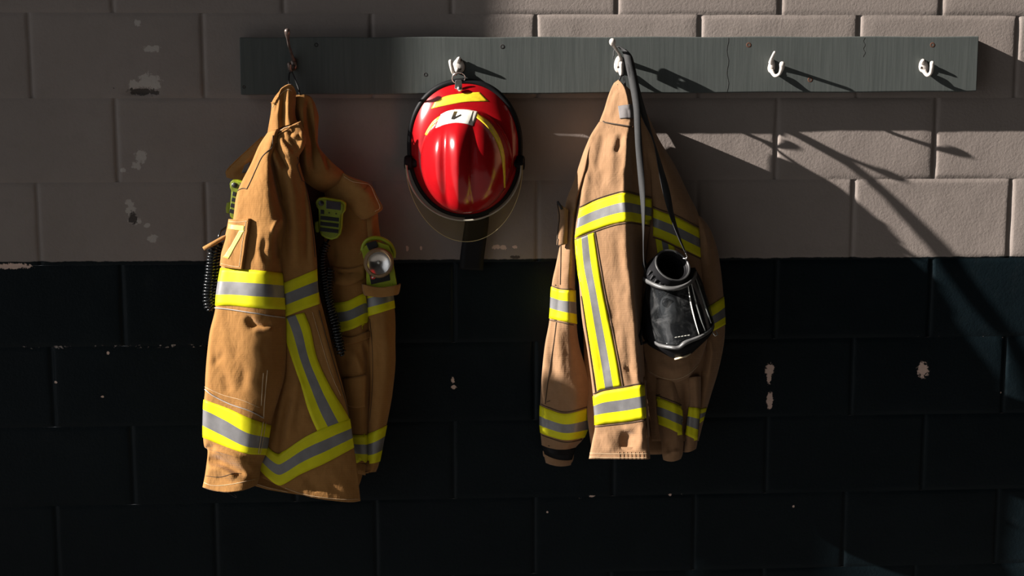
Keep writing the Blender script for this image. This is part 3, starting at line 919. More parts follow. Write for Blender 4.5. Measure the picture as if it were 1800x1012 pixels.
# ---- shaded half of the collar, folded to the right
F_rows = [[(510, 172, 88), (522, 167, 96), (535, 166, 98), (546, 170, 92), (553, 180, 82)], [(508, 192, 86), (524, 190, 98), (538, 190, 101), (551, 194, 96), (560, 204, 82)],
          [(508, 226, 86), (524, 226, 98), (538, 226, 102), (550, 226, 97), (559, 232, 84)], [(508, 258, 90), (524, 258, 104), (538, 258, 108), (552, 258, 104), (561, 258, 92)],
          [(510, 290, 94), (530, 290, 110), (548, 290, 116), (568, 288, 112), (584, 285, 98)], [(512, 316, 94), (540, 316, 108), (566, 316, 112), (590, 312, 104), (608, 307, 88)], [(514, 345, 70), (540, 346, 72), (566, 346, 70), (590, 340, 64), (610, 332, 58)]]
F_ = Panel('collar', F_rows, J1, TAN, 44, 60, 20, [([(541, 172), (545, 220), (554, 300)], -10, 4, 5), ([(530, 176), (533, 230), (540, 310)], 8, 5, 5), ([(551, 190), (556, 240), (574, 300)], 8, 4, 4), ([(560, 240), (578, 300)], -7, 4, 4), ([(520, 190), (524, 300)], -8, 5, 5)], 1, 4)
# ---- wing of the collar sticking out behind the shoulder on the left
G_rows = [[(458, 242, 96), (466, 238, 100), (474, 235, 102), (482, 234, 100)], [(436, 262, 92), (448, 260, 100), (462, 258, 104), (478, 258, 102)], [(412, 284, 82), (428, 284, 93), (448, 285, 99), (470, 286, 98)],
          [(397, 300, 70), (412, 300, 84), (434, 302, 92), (460, 304, 92)], [(398, 312, 66), (414, 316, 80), (432, 318, 88), (456, 320, 88)]]
G_ = Panel('collar', G_rows, J1, TAN, 30, 30, 16, [([(455, 262), (425, 290), (405, 306)], 5, 6, 6)], .8, 5)
seam(G_, [(460, 241), (437, 262), (413, 284), (399, 299)], None, 1.2, TAN, .5, 'collar_hem')
patch('lining_patch', G_, [(430, 290), (440, 284)], [(425, 304), (437, 303)], G_.o, GREYPATCH, .8, 8, 6, None, 1)

# ---- far front panel, in the shade
UC = [0, .2, .45, .7, .88, 1]
PC = [0, 9, 15, 16, 10, -2]
C_rows = rows_from(UC, [((548, 290), (590, 296), 76, .7, 0), ((550, 330), (630, 334), 74, .8, 0), ((552, 375), (655, 378), 74, .9, 0), ((555, 420), (660, 420), 76, .9, 0), ((560, 470), (656, 470), 80, .9, 0),
                        ((565, 530), (645, 522), 90, 1, 0), ((572, 565), (648, 560), 96, 1, 0), ((582, 605), (651, 600), 106, 1, 0), ((592, 660), (650, 660), 106, 1, 0), ((604, 720), (648, 720), 104, 1, 0), ((612, 780), (650, 780), 92, 1, 0), ((618, 813), (652, 814), 86, 1, 0)], PC)
C_folds = [([(585, 470), (600, 480), (640, 476)], -5, 4, 4), ([(588, 490), (610, 494), (640, 490)], 5, 6, 5), ([(640, 600), (646, 630), (644, 655)], -8, 4, 5), ([(620, 618), (632, 640), (636, 655)], 7, 6, 5), ([(600, 620), (612, 640)], -5, 6, 6),
           ([(586, 430), (590, 460)], -4, 5, 5), ([(560, 420), (572, 470)], 4, 6, 6), ([(600, 330), (620, 380)], 3, 9, 9), ([(570, 330), (575, 380)], -4, 6, 6)]
C_ = Panel('body_panel', C_rows, J1, TAN, 50, 120, 34, C_folds, 1.3, 6)
tape(C_, [(585, 532), (610, 529), (638, 516), (642, 520)], [(594, 585), (620, 578), (646, 566), (650, 572)], 24, 'lime and silver chest band')
tape(C_, [(616, 763), (632, 764), (652, 764)], [(620, 812), (635, 814), (652, 815)], 16, 'lime and silver hem band')
patch('pocket_flap', C_, [(584, 468), (610, 472), (640, 466)], [(590, 498), (612, 500), (640, 490)], C_.o, TAN, 5, 20, 8, None, 6)
patch('pocket_flap', C_, [(604, 664), (625, 662), (642, 658)], [(610, 711), (625, 716), (640, 714)], C_.o, TAN, 5, 16, 14, None, 6)
patch('pocket', C_, [(598, 590), (620, 592), (650, 580)], [(604, 606), (625, 602), (650, 592)], C_.o, TAN, 4, 18, 6, None, 5)
# ---- collar flap with a squared corner on the far side
Cl_rows = [[(585, 290, 80), (592, 296, 86), (602, 305, 90), (612, 312, 90)], [(592, 318, 84), (610, 320, 94), (632, 322, 98), (650, 325, 90)], [(600, 345, 86), (622, 345, 98), (645, 343, 102), (662, 346, 92)], [(616, 368, 86), (636, 372, 98), (656, 372, 100), (672, 364, 90)], [(634, 384, 84), (644, 384, 92), (655, 378, 94), (665, 372, 90)]]
Cl = Panel('collar_flap', Cl_rows, J1, TAN, 30, 36, None, [([(600, 312), (630, 330), (655, 345)], 4, 8, 8)], .8, 7, thick=5)
seam(Cl, [(606, 311), (620, 320), (636, 324), (649, 328), (656, 343), (666, 364), (658, 371)], None, .6, THREADL, 3.2, 'stitching')
seam(Cl, [(604, 306), (620, 316), (640, 322), (651, 326), (660, 344), (671, 364)], None, 1.4, TAN, .5, 'hem')
# ---- far sleeve
D_rows = rows_from([0, .12, .35, .6, .82, 1], [((636, 366), (664, 372), 64, .8, 0), ((637, 410), (668, 410), 64, .9, 0), ((638, 470), (682, 470), 66, .9, 0), ((640, 520), (691, 520), 74, .9, 0), ((643, 560), (695, 560), 84, 1, 0), ((645, 600), (695, 600), 97, 1, 0),
     ((646, 650), (695, 642), 96, 1, 0), ((646, 690), (690, 690), 94, 1, 0), ((646, 718), (685, 720), 93, 1, 0), ((645, 760), (679, 750), 92, 1, 0), ((645, 815), (667, 811), 90, .9, 0), ((640, 831), (661, 829), 90, .9, 0)], [0, 14, 24, 26, 17, 0])
D_ = Panel('sleeve', D_rows, J1, TAN, 40, 130, 46, [([(652, 560), (656, 600)], -4, 4, 4), ([(676, 560), (684, 620), (682, 680)], 3, 7, 7), ([(660, 640), (656, 700)], -4, 4, 4), ([(668, 600), (666, 680)], -3, 6, 6)], 1.1, 8)
band(D_, [(640, 508), (665, 502), (692, 496)], [(643, 557), (670, 549), (694, 541)])
band(D_, [(644, 763), (660, 757), (683, 745)], [(644, 815), (655, 814), (669, 810)])
seam(D_, [(650, 560), (655, 620), (654, 690), (650, 740)], None, .6, THREAD, .6)
Dh = Panel('hem', [[(616, 808, 92), (630, 812, 98), (645, 815, 100)], [(622, 822, 92), (633, 826, 98), (648, 830, 98)], [(628, 831, 90), (640, 832, 95), (652, 831, 95)]], J1, TAN, 16, 14, 14, (), .5, 9)
# ---- flashlight loop on the far sleeve
Dl = Panel('utility_strap', [[(637, 499, 80), (641, 500, 126), (668, 505, 133), (698, 501, 128), (703, 498, 84)], [(638, 508, 80), (642, 510, 126), (668, 514, 133), (697, 510, 128), (702, 507, 84)], [(640, 517, 80), (645, 519, 124), (669, 522, 131), (695, 518, 126), (700, 515, 84)]], J1, TAN, 40, 12, None, (), .3, 10, thick=4)

# ---- back of the jacket, close to the wall, and its dark inside
H_rows = [[(484, 240, 66), (500, 238, 70), (530, 238, 70), (552, 240, 60)], [(440, 330, 76), (470, 330, 112), (515, 330, 114), (585, 334, 56)], [(424, 430, 84), (470, 430, 118), (515, 430, 118), (600, 430, 52)], [(400, 560, 92), (480, 560, 90), (580, 560, 74), (655, 560, 50)],
          [(410, 700, 106), (480, 700, 100), (570, 700, 76), (655, 700, 50)], [(432, 800, 126), (480, 810, 118), (560, 820, 84), (640, 818, 54)], [(440, 851, 136), (480, 862, 128), (560, 872, 90), (626, 866, 56)]]
H_ = Panel('back_panel', H_rows, J1, TAN, 40, 70, None, (), 2, 11, thick=5)
patch('lining', H_, [(500, 260), (540, 262), (580, 330)], [(520, 740), (580, 740), (630, 730)], H_.o, LINING, 5, 20, 24, None, 3, 'dark lining')
seam(H_, [(440, 846), (470, 856), (505, 864)], None, .8, THREADL, 3.4, 'stitching')
# ---- hanging loop, cord end and snap strap
lp = [P(512, 160, 112), P(508, 148, 100), P(507.5, 136, 84), P(509, 128, 78), P(512, 126.5, 77), P(515, 131, 82), P(520, 143, 92), P(525, 156, 100), P(527, 166, 98)]
sm = smooth_line([tuple(q) for q in lp], 40)
tube('hanging_loop', sm, .0022, BLACKS, J1, 8, 'dark cord hanging loop')
tube('drawcord', [P(402 + 26 * cos(t / 30 * 5 - .6) * (.5 + t / 90), 862 + 12 * sin(t / 30 * 5 + .6), 150 - .6 * t) for t in range(0, 31)], .0012, BLACKG, J1, 6, 'black cord loop under the cuff')

# ================================================================== THINGS CLIPPED TO THE LEFT JACKET
def loc_frame(): return Matrix.Scale(.001, 4) @ Matrix(((1, 0, 0, 0), (0, 0, -1, 0), (0, 1, 0, 0), (0, 0, 0, 1)))


def at_root(o_root, fn):
    """Build parts around the world origin in a millimetre frame (x right, y up, z out of the wall), then leave them on the root."""
    keep = o_root.location.copy(); o_root.location = (0, 0, 0)
    fn(loc_frame()); o_root.location = keep


def helix(path, r, pitch, wire, seg=11, px=True):
    pts = smooth_line(path, 200)
    W_ = [P(*q) for q in pts] if px else [Vector(q) for q in pts]
    L = [0]
    for a, b in zip(W_, W_[1:]): L.append(L[-1] + (b - a).length)
    n = int(L[-1] / pitch * seg); out = []; j = 0
    for i in range(n + 1):
        s = L[-1] * i / n
        while j < len(L) - 2 and L[j + 1] < s: j += 1
        f = (s - L[j]) / max(1e-9, L[j + 1] - L[j]); c = W_[j].lerp(W_[j + 1], f)
        t = (W_[min(j + 2, 199)] - W_[max(j - 1, 0)]).normalized()
        a = t.cross(Vector((0, 1, 0))).normalized(); b = t.cross(a)
        ph = 2 * pi * i / seg; k = min(1, i / seg, (n - i) / seg); rr = r * (.25 + .75 * k) * (1 + .08 * sin(i * .21))
        out.append(c + (a * cos(ph) + b * sin(ph)) * rr)
    return tube_mesh(out, wire, 7)


mic = empty('speaker_microphone', P(583, 383, 100), 'lime green handheld microphone on the dark front of the left jacket, facing out', 'microphone', 'lime green microphones on the left jacket')


def mic_parts(fr):
    def q(X, Y): return ((X - 320) / 5.06 * MM, -(Y - 520) / 5.06 * MM)
    out = [q(*c) for c in ((196, 415), (189, 385), (196, 358), (218, 340), (262, 335), (330, 345), (415, 362), (448, 378), (452, 400), (446, 450), (424, 482), (415, 600), (402, 655), (372, 690), (320, 705), (270, 690), (228, 662), (216, 605), (212, 440))]
    prism(out, fr, 0, 22, 'case', MICL, mic, 4, 3)
    inn = [(x * .86 - 1, y * .9) for x, y in out]
    prism(inn, fr, 20, 25, 'face_rim', plain('dark_lime_plastic', (.16, .20, .008), .45), mic, 2, 2, 'darker lime face')
    prism([q(*c) for c in ((284, 360), (408, 376), (404, 446), (280, 430))], fr, 24, 26.2, 'screen', SCREEN, mic, .6, 2)
    lathe('button', [(6.2, 23), (6.2, 26.6), (5, 27.6), (.01, 27.8)], fr @ Matrix.Translation((*q(240, 385), 0)), MICD, mic, 22)
    prism([q(*c) for c in ((234, 440), (264, 444), (262, 480), (232, 476))], fr, 24, 26.6, 'button', MICD, mic, .6, 2)
    for k in range(3):
        y = 492 + 50 * k
        prism([q(232 - 3 * k, y), q(390 - 3 * k, y + 20), q(387 - 3 * k, y + 54), q(229 - 3 * k, y + 34)], fr, 23.6, 26, 'grille_slot', MICD, mic, .8, 2)
    for k in range(2): lathe('indicator', [(1.6, 24), (1.6, 26.4), (.01, 26.6)], fr @ Matrix.Translation((*q(305 + 60 * k, 468 + 8 * k), 0)), MICD, mic, 12)
    prism([q(*c) for c in ((212, 540), (180, 548), (176, 600), (186, 640), (214, 640))], fr, 3, 15, 'push_to_talk_bar', MICL, mic, 2, 2)
    prism(rrect(-14, -30, 14, 26, 4), fr, -10, 1, 'clip', MICD, mic, 1.5, 2)


at_root(mic, mic_parts)
mic2 = mic.copy(); COL.objects.link(mic2); mic2.location = P(430, 354, 108)
mic2.rotation_euler = (0, math.radians(9), math.radians(-8))
mic2['label'] = 'lime green handheld microphone half hidden behind the sleeve with the numeral 7'
for ch in list(mic.children):
    c = ch.copy(); COL.objects.link(c); c.parent = mic2
# each microphone's own coiled cord
h1 = helix([(574, 425, 108), (566, 455, 116), (571, 500, 124), (583, 555, 134), (597, 615, 142)], .0092, .0070, .0022)
h2 = helix([(580, 470, 112), (578, 520, 124), (590, 570, 138), (600, 618, 146), (601, 625, 146)], .0092, .0073, .0022)
lead = tube_mesh([P(580, 418, 104), P(576, 424, 106), P(572, 430, 109), P(568, 445, 113)], .0024, 8)
join_tubes('coiled_cord', [h1, h2, lead], BLACKG, mic, 'black coiled cord')
g1 = helix([(383, 424, 142), (375, 440, 146), (370, 480, 148), (366, 520, 150), (369, 546, 150)], .0105, .0074, .0029)
g2 = helix([(390, 426, 140), (382, 445, 142), (378, 485, 144), (373, 520, 146), (370, 545, 150)], .0105, .0078, .0029)
lead = tube_mesh([P(412, 388, 118), P(400, 398, 126), P(389, 405, 134), P(385, 414, 140), P(383, 426, 142)], .0026, 8)
cc2 = join_tubes('coiled_cord', [g1, g2, lead], BLACKG, mic2, 'black coiled cord')
cc2.data.transform(mic2.rotation_euler.to_matrix().to_4x4().inverted())
tube('toggle', [P(404, 413, 158), P(392, 418, 161), P(375, 428, 163), P(358, 437, 162)], [.004, .005, .0055, .005], TAN, J1, 10, 'tan cloth toggle end')

# ---- right-angle flashlight in its loop
fl_ = empty('flashlight', P(666, 462, 96), 'lime green right-angle flashlight with round lens clipped to the left jacket', 'flashlight')


def flash_parts(fr):
    def q(px, py): return ((px - 666) * MM, -(py - 462) * MM)
    prism([q(*c) for c in ((633, 446), (638, 440), (645, 475), (645, 512), (652, 516), (692, 512), (697, 498), (692, 468), (691, 446), (684, 430), (666, 424), (644, 430))], fr, 0, 26, 'case', MICL, fl_, 4, 3)
    hp = [q(*c) for c in ((638, 440), (642, 427), (652, 419), (668, 418), (684, 426), (692, 440), (692, 452))]
    tube('handle', [fr @ Vector((x, y, 14)) for x, y in resample(hp, 30)], .0052, MICL, fl_, 10)
    prism([q(*c) for c in ((645, 426), (663, 421), (666, 432), (650, 438))], fr, 24, 29, 'latch_recess', MICD, fl_, 1, 2)
    hd = fr @ Matrix.Translation((*q(665, 459), 0)) @ Matrix.Rotation(math.radians(4), 4, 'Y')
    lathe('lens_ring', [(33, 14), (35, 20), (36, 30), (35.5, 40), (33, 44), (29, 45), (27.2, 43.5), (27, 40)], hd, BEZEL, fl_, 48, 'tan rubber ring', caps=False)
    refl = [(27, 41)] + [(27 * (1 - t / 10) + 3 * t / 10, 41 - 12.5 * (1 - (1 - t / 10) ** 2)) for t in range(1, 11)] + [(.01, 28.5)]
    r_ = lathe('reflector', refl, hd, CHROME, fl_, 40, 'bright metal reflector', caps=False)
    lathe('bulb', [(2.6, 28), (3, 33), (2, 36), (.01, 37)], hd, STICKER, fl_, 14)
    lathe('lens', [(27, 40.2), (26.5, 41.5), (14, 42.6), (.01, 43)], hd, GLASS, fl_, 40, caps=False)
    prism([q(*c) for c in ((650, 480), (684, 474), (686, 490), (653, 497))], fr, 25.4, 27.2, 'dark_label', MICD, fl_, .5, 2)
    lb = [q(*c) for c in ((652, 484), (655, 480.5), (660, 481), (662, 484), (659, 487.5), (654, 488))]
    prism(lb, fr, 26.8, 27.8, 'logo', REDLOGO, fl_, .2, 1)
    prism([q(*c) for c in ((654, 485), (657, 482), (658.5, 483.2), (655.5, 486.5))], fr, 27.4, 28.1, 'logo_mark', STICKER, fl_, 0)
    prism([q(*c) for c in ((652, 502), (690, 496), (691, 500), (653, 506))], fr, 25, 27, 'ribbed_edge', MICL, fl_, .5, 2)


at_root(fl_, flash_parts)

# ================================================================== HELMET
HF = frame_at(815, 262, 78, 0, -7, 8)
HM = empty('firefighter_helmet', P(806, 133, 84), 'glossy red firefighter helmet with clear amber visor on the second hook', 'helmet')


def brim_pt(t, s=1.0):
    """Brim outline in helmet millimetres; t angle from +x."""
    c, sn = cos(t), sin(t)
    e = 2 / 2.15
    x = 133 * abs(c) ** e * (1 if c > 0 else -1)
    y = (158 if sn > 0 else 166) * abs(sn) ** e * (1 if sn > 0 else -1)
    return x * s, y * s


DCX, DCY, DA, DB = 6, -28, 110, 127


def dome_z(x, y):
    r = sqrt(((x - DCX) / DA) ** 2 + ((y - DCY) / DB) ** 2)
    if r >= 1: return 0
    z = 120 * (1 - r ** 2.5) ** .5
    ends = 1 - r ** 6
    q = max(0, 1 - sqrt((x + 2) ** 2 + 9) / 30)
    z += 21 * q * (1.5 - .5 * q) * ends * (.75 - .25 * y / 150)
    for sx in (-1, 1):                                    # side flutes
        z += 4.5 * exp(-((x - DCX - sx * 62) / 20) ** 2) * ends
        z -= 3.0 * exp(-((x + 2 - sx * 34) / 9) ** 2) * ends
    return z


V, Fs = [], []
NT = 128
rings = [i / 40 for i in range(1, 41)]
V.append((DCX, DCY, dome_z(DCX, DCY)))
for r in rings:
    rr = 1 - (1 - r) ** 1.7
    for k in range(NT):
        t = 2 * pi * k / NT
        x, y = DCX + DA * rr * cos(t), DCY + DB * rr * sin(t); V.append((x, y, dome_z(x, y) if r < 1 else 1.5))
for f in (.06, .2, .4, .6, .8, .94, 1.0):                     # the brim, curving back a little
    for k in range(NT):
        t = 2 * pi * k / NT
        x0, y0 = DCX + DA * cos(t), DCY + DB * sin(t); bx, by = brim_pt(math.atan2(y0 - 0, x0) if False else t)
        if by < -150: by = min(by, y0 - 4)
        x, y = x0 + (bx - x0) * f, y0 + (by - y0) * f
        V.append((x, y, 1.5 - 8 * f - 14 * f * f - (9 * f * f if by > 20 else 9 * f * f * max(0, (by + 30) / 50))))
for k in range(NT): Fs.append((0, 1 + k, 1 + (k + 1) % NT))
nr_ = 40 + 7
for i in range(nr_ - 1):
    for k in range(NT):
        q = (k + 1) % NT; Fs.append((1 + i * NT + k, 1 + (i + 1) * NT + k, 1 + (i + 1) * NT + q, 1 + i * NT + q))
shell = fix_normals(mesh_obj('shell', [HF @ Vector(v) for v in V], Fs, RED, HM, True))
sol = shell.modifiers.new('shell thickness', 'SOLIDIFY'); sol.thickness = .003; sol.offset = -1
WV = [HF @ Vector(v) for v in V]
HB = BVHTree.FromPolygons([tuple(v) for v in WV], Fs)
rim = [V[1 + (nr_ - 1) * NT + k] for k in range(NT)]
pth = [HF @ Vector((x * 1.015, y * 1.012, z - 2)) for x, y, z in rim]
n_ = len(pth); tv, tf = [], []
for i in range(n_):                                          # flat rubber edge trim, closed ring
    p, t = pth[i], (pth[(i + 1) % n_] - pth[i - 1]).normalized()
    nz = (HF.to_3x3() @ Vector((0, 0, 1))).normalized(); o_ = t.cross(nz).normalized()
    c0 = HF @ Vector((0, 0, 0))
    if o_.dot(p - c0) < 0: o_ = -o_
    for k in range(10):
        a = 2 * pi * k / 10; tv.append(p + o_ * (cos(a) * .0075 - .001) + nz * sin(a) * .0075)
for i in range(n_):
    for k in range(10):
        q = (k + 1) % 10; j = (i + 1) % n_; tf.append((i * 10 + k, i * 10 + q, j * 10 + q, j * 10 + k))
fix_normals(mesh_obj('edge_trim', tv, tf, BLACKR, HM, True, label='black rubber edge trim'))


def on_helmet(px, py, off=.6):
    d = (P(px, py, 100) - CAM).normalized()
    h = HB.ray_cast(CAM, d)
    n = h[1] if h[1].dot(d) < 0 else -h[1]
    return h[0] + n * off * .001


def sticker(name, top, bot, mat, nc=24, nr=8, label=None, off=.7):
    A1, B1 = resample(top, nc), resample(bot, nc)
    def grid(o_): return [[on_helmet(A1[j][0] + (B1[j][0] - A1[j][0]) * i / nr, A1[j][1] + (B1[j][1] - A1[j][1]) * i / nr, o_) for j in range(nc)] for i in range(nr + 1)]
    return strip_mesh(name, grid(off), HM, mat, None, label, grid(-.3))


sticker('reflective_sticker', [(764, 180), (784, 169), (815, 164), (843, 162)], [(758, 191), (785, 185), (818, 179.5), (859, 178)], YSTICK, label='yellow reflective sticker')
sticker('reflective_sticker', [(839, 199), (860, 215), (877, 240), (886, 268), (888, 300), (888, 330)], [(833, 203), (855, 222), (871, 246), (880, 272), (884, 300), (886, 330)], YSTICK, 40, 4, 'yellow reflective sticker')
sticker('reflective_sticker', [(774, 203), (762, 212), (752, 226), (747, 236)], [(776, 207), (765, 216), (756, 228), (750, 238)], YSTICK, 20, 3, 'yellow reflective sticker')
wl_ = sticker('number_sticker', [(775, 201), (787, 195), (802, 192.5), (822, 193), (840, 196.5)], [(766, 225), (783, 218.5), (800, 215.5), (815, 217), (831, 221)], STICKER, 26, 12, 'white sticker with a dark figure', 1.0)
mk = [(798.3, 196.5), (804.2, 196.5), (800.8, 205.7), (810, 201.5), (811, 203.8), (798.8, 210.8), (793, 210.4)]
tris = [(0, 1, 2), (0, 2, 5), (0, 5, 6), (2, 3, 4), (2, 4, 5)]
V7, F7 = [], []
for a, b, c in tris:
    S = 4
    for i in range(S):
        for j in range(S - i):
            def bp(u, v):
                w_ = 1 - u - v
                return on_helmet(mk[a][0] * w_ + mk[b][0] * u + mk[c][0] * v, mk[a][1] * w_ + mk[b][1] * u + mk[c][1] * v, 1.5)
            n = len(V7); V7 += [bp(i / S, j / S), bp((i + 1) / S, j / S), bp(i / S, (j + 1) / S)]; F7.append((n, n + 1, n + 2))
            if j < S - i - 1: n = len(V7); V7 += [bp((i + 1) / S, j / S), bp((i + 1) / S, (j + 1) / S), bp(i / S, (j + 1) / S)]; F7.append((n, n + 1, n + 2))
fix_normals(mesh_obj('figure', V7, F7, MICD, wl_, False, label='dark upside-down figure 7'))
tube('sticker_edge', [on_helmet(x, y, 1.4) for x, y in resample([(831, 196), (827, 208), (823, 217)], 12)], .0004, MICD, wl_, 5)
# ring it hangs by
rp = [P(806 + 11.5 * cos(a) * (1 + .05 * sin(2 * a)), 137 - 9.5 * sin(a), 80 + 7 * sin(a) - 2) for a in [2 * pi * k / 36 for k in range(37)]]
tube('hanging_ring', rp, .0013, CHROME, HM, 8)
prism([(-9, -12), (9, -12), (8, 6), (6, 9), (-6, 9), (-8, 6)], frame_at(806, 147, 84, 0, 0, 10), -1, 1.6, 'ring_bracket', CHROME, HM, .6, 2)
lathe('rivet', [(6.5, -3), (6.5, 1.5), (5, 3.4), (2, 4.2), (.01, 4.3)], frame_at(808, 156, 89, 0, -6, 6), CHROME, HM, 20)
# padded liner and rear neck cloth inside, between the shell and the wall
LN, LR = 64, 8
lv, lf_ = [], []
for j in range(LR + 1):
    f = j / LR
    for k in range(LN):
        t = 2 * pi * k / LN; up = max(0, sin(t))
        s_ = 1 - .10 * f + .12 * up * f
        lv.append(HF @ Vector(((DCX + 104 * cos(t)) * s_, (-12 + 124 * sin(t)) * s_, -6 - f * (42 + 30 * up ** .6))))
for j in range(LR):
    for k in range(LN):
        q = (k + 1) % LN; lf_.append((j * LN + k, j * LN + q, (j + 1) * LN + q, (j + 1) * LN + k))
ln_ = fix_normals(mesh_obj('liner', lv, lf_, BLACKS, HM, True, label='dark inner liner and neck cloth'))
ln_.modifiers.new('liner thickness', 'SOLIDIFY').thickness = .004
# visor pivots
for sx in (-1, 1):
    pf = HF @ Matrix.Translation((sx * 140, -36, -14)) @ Matrix.Rotation(sx * pi / 2, 4, 'Y')
    lathe('visor_pivot', [(17, -12), (18, -4), (18, 3), (15, 6), (9, 7), (.01, 7)], pf, BLACKR, HM, 28, 'black visor pivot')
    lathe('pivot_bracket', [(11, -24), (11, -12), (.01, -12)], pf, BLACKR, HM, 20)
# visor: a curved clear sheet from the pivots round the front of the brim
NV, NW = 60, 14
gv = []
for j in range(NW + 1):
    f = j / NW; row = []
    for i in range(NV + 1):
        ph = pi + pi * i / NV
        a1, b1 = 139, 136; a2, b2 = 142, 196
        a, b = a1 + (a2 - a1) * f, b1 + (b2 - b1) * f
        e = abs(sin(ph)) ** .8
        row.append(HF @ Vector((a * cos(ph), -38 + b * sin(ph) * (1 if f == 0 else 1), 10 - (6 + 22 * e) * f)))
    gv.append(row)
vis = strip_mesh('visor', gv, HM, AMBER, label='clear amber visor')
so_ = vis.modifiers.new('visor thickness', 'SOLIDIFY'); so_.thickness = .0022
EDGE = plain('visor_edge', (.55, .45, .22), .25, var=.1, bump=0, scale=20)
tube('visor_rim', gv[0], .0022, plain('visor_upper_rim', (.30, .28, .22), .2, bump=0), vis, 8)
tube('visor_rim', gv[-1], .0008, EDGE, vis, 6)
# dark strap hanging below the helmet, behind the visor
sg = [(838, 360, 38), (838, 390, 30), (834, 420, 24), (830, 450, 20), (828, 474, 18)]
sg = smooth_line(sg, 24)
cs = strip_mesh('chin_strap', [[P(x + w_, y + w_ * .05, d) for x, y, d in sg] for w_ in (-21, -10, 0, 10, 21)], HM, BLACKR, label='dark strap hanging behind the visor')
s2 = cs.modifiers.new('strap thickness', 'SOLIDIFY'); s2.thickness = .003

# ================================================================== RIGHT JACKET
J2 = empty('firefighter_jacket', P(1092, 131, 66), 'faded tan jacket hanging on the strap hook behind the clear face mask', 'jacket', 'firefighter jackets on the board')
J2.name = 'firefighter_jacket.001'
U7 = [0, .06, .22, .5, .78, .9, 1]


def ridge_rows(rows):
    """(L, ridge, R, dL, dRidge, dR) pixels and depths -> seven-point control rows with a soft crest at the ridge."""
    out = []
    for (lx, ly), (cx, cy), (rx, ry), dl, dc, dr in rows:
        def q(a, b, t): return a + (b - a) * t
        out.append([(lx, ly, dl), (q(lx, cx, .06), q(ly, cy, .06), q(dl, dc, .22)), (q(lx, cx, .4), q(ly, cy, .4), q(dl, dc, .52)), (q(lx, cx, .84), q(ly, cy, .84), q(dl, dc, .93)),
                    (cx, cy, dc), (q(cx, rx, .3), q(cy, ry, .3), q(dc, dr, .42)), (q(cx, rx, .68), q(cy, ry, .68), q(dc, dr, .82)), (rx, ry, dr)])
    return out


R1_rows = ridge_rows([
    ((1053, 214), (1106, 222), (1124, 226), 108, 142, 112), ((1037, 240), (1104, 240), (1134, 240), 116, 156, 116), ((1029, 264), (1101, 264), (1140, 264), 122, 166, 118),
    ((1025, 300), (1099, 300), (1144, 300), 130, 176, 118), ((1019, 345), (1099, 345), (1146, 345), 138, 186, 120), ((1013, 380), (1102, 380), (1146, 380), 144, 194, 120),
    ((1010, 420), (1104, 420), (1140, 418), 148, 198, 120), ((1014, 460), (1107, 460), (1134, 458), 152, 202, 126), ((1018, 500), (1110, 500), (1130, 498), 155, 204, 132), ((1023, 560), (1116, 560), (1128, 558), 156, 204, 138),
    ((1033, 620), (1120, 620), (1131, 618), 156, 202, 142), ((1042, 690), (1127, 682), (1135, 680), 154, 198, 144), ((1046, 745), (1132, 737), (1139, 736), 152, 196, 146), ((1041, 775), (1136, 772), (1141, 771), 154, 196, 148), ((1035, 806), (1139, 807), (1143, 806), 156, 196, 150)])
R1_folds = [([(1075, 560), (1090, 580), (1100, 620)], 3, 7, 7), ([(1100, 590), (1106, 630), (1104, 660)], -4, 5, 5), ([(1060, 300), (1054, 330)], -3, 7, 7), ([(1034, 300), (1030, 330), (1026, 360)], 4, 6, 6), ([(1098, 470), (1102, 520)], -3, 5, 5), ([(1062, 236), (1056, 260), (1050, 300)], -5, 6, 7), ([(1080, 232), (1076, 270), (1072, 330)], 5, 8, 8), ([(1092, 236), (1088, 256), (1084, 270)], -6, 5, 5), ([(1100, 240), (1104, 260), (1100, 300)], 6, 5, 5),
            ([(1108, 250), (1112, 300), (1112, 340)], -7, 6, 6), ([(1126, 250), (1128, 320), (1126, 400)], 5, 6, 6), ([(1084, 405), (1086, 440), (1092, 500)], -3, 6, 6), ([(1096, 420), (1100, 480), (1106, 560)], 3, 5, 5),
            ([(1075, 492), (1080, 540), (1086, 600)], -3, 5, 5), ([(1042, 460), (1050, 520), (1066, 580)], 3, 8, 8), ([(1052, 600), (1060, 640), (1062, 670)], -3.5, 7, 7), ([(1100, 640), (1108, 655), (1112, 676)], -6, 5, 4), ([(1118, 655), (1122, 668)], 5, 4, 4),
            ([(1106, 758), (1102, 774), (1104, 792)], -15, 12, 11), ([(1126, 748), (1128, 770), (1125, 790)], 7, 6, 6), ([(1060, 762), (1070, 780), (1075, 795)], 3.5, 9, 9), ([(1096, 752), (1112, 754)], 5, 5, 5)]
R1 = Panel('body_panel', R1_rows, J2, TAN2, 60, 190, [70, 84, 90, 92, 92, 90, 86, 80, 74, 66, 60, 54, 50, 46, 44], R1_folds, 1.3, 21)
tape(R1, [(1019, 367), (1045, 354), (1075, 344), (1098, 339), (1120, 344), (1145, 350)], [(1011, 418), (1040, 406), (1075, 394), (1103, 389), (1122, 391), (1145, 395)], 46, 'lime and silver back band')
tape(R1, [(1011, 420), (1014, 470), (1024, 520), (1033, 580), (1043, 640), (1050, 686)], [(1044, 408), (1050, 450), (1060, 510), (1070, 560), (1082, 620), (1092, 678)], 60, 'lime and silver vertical trim', off=1.2)
tape(R1, [(1043, 696), (1060, 688), (1095, 682), (1128, 676), (1134, 676)], [(1045, 747), (1070, 744), (1105, 740), (1133, 735), (1139, 735)], 36, 'lime and silver hem band', off=2.2)
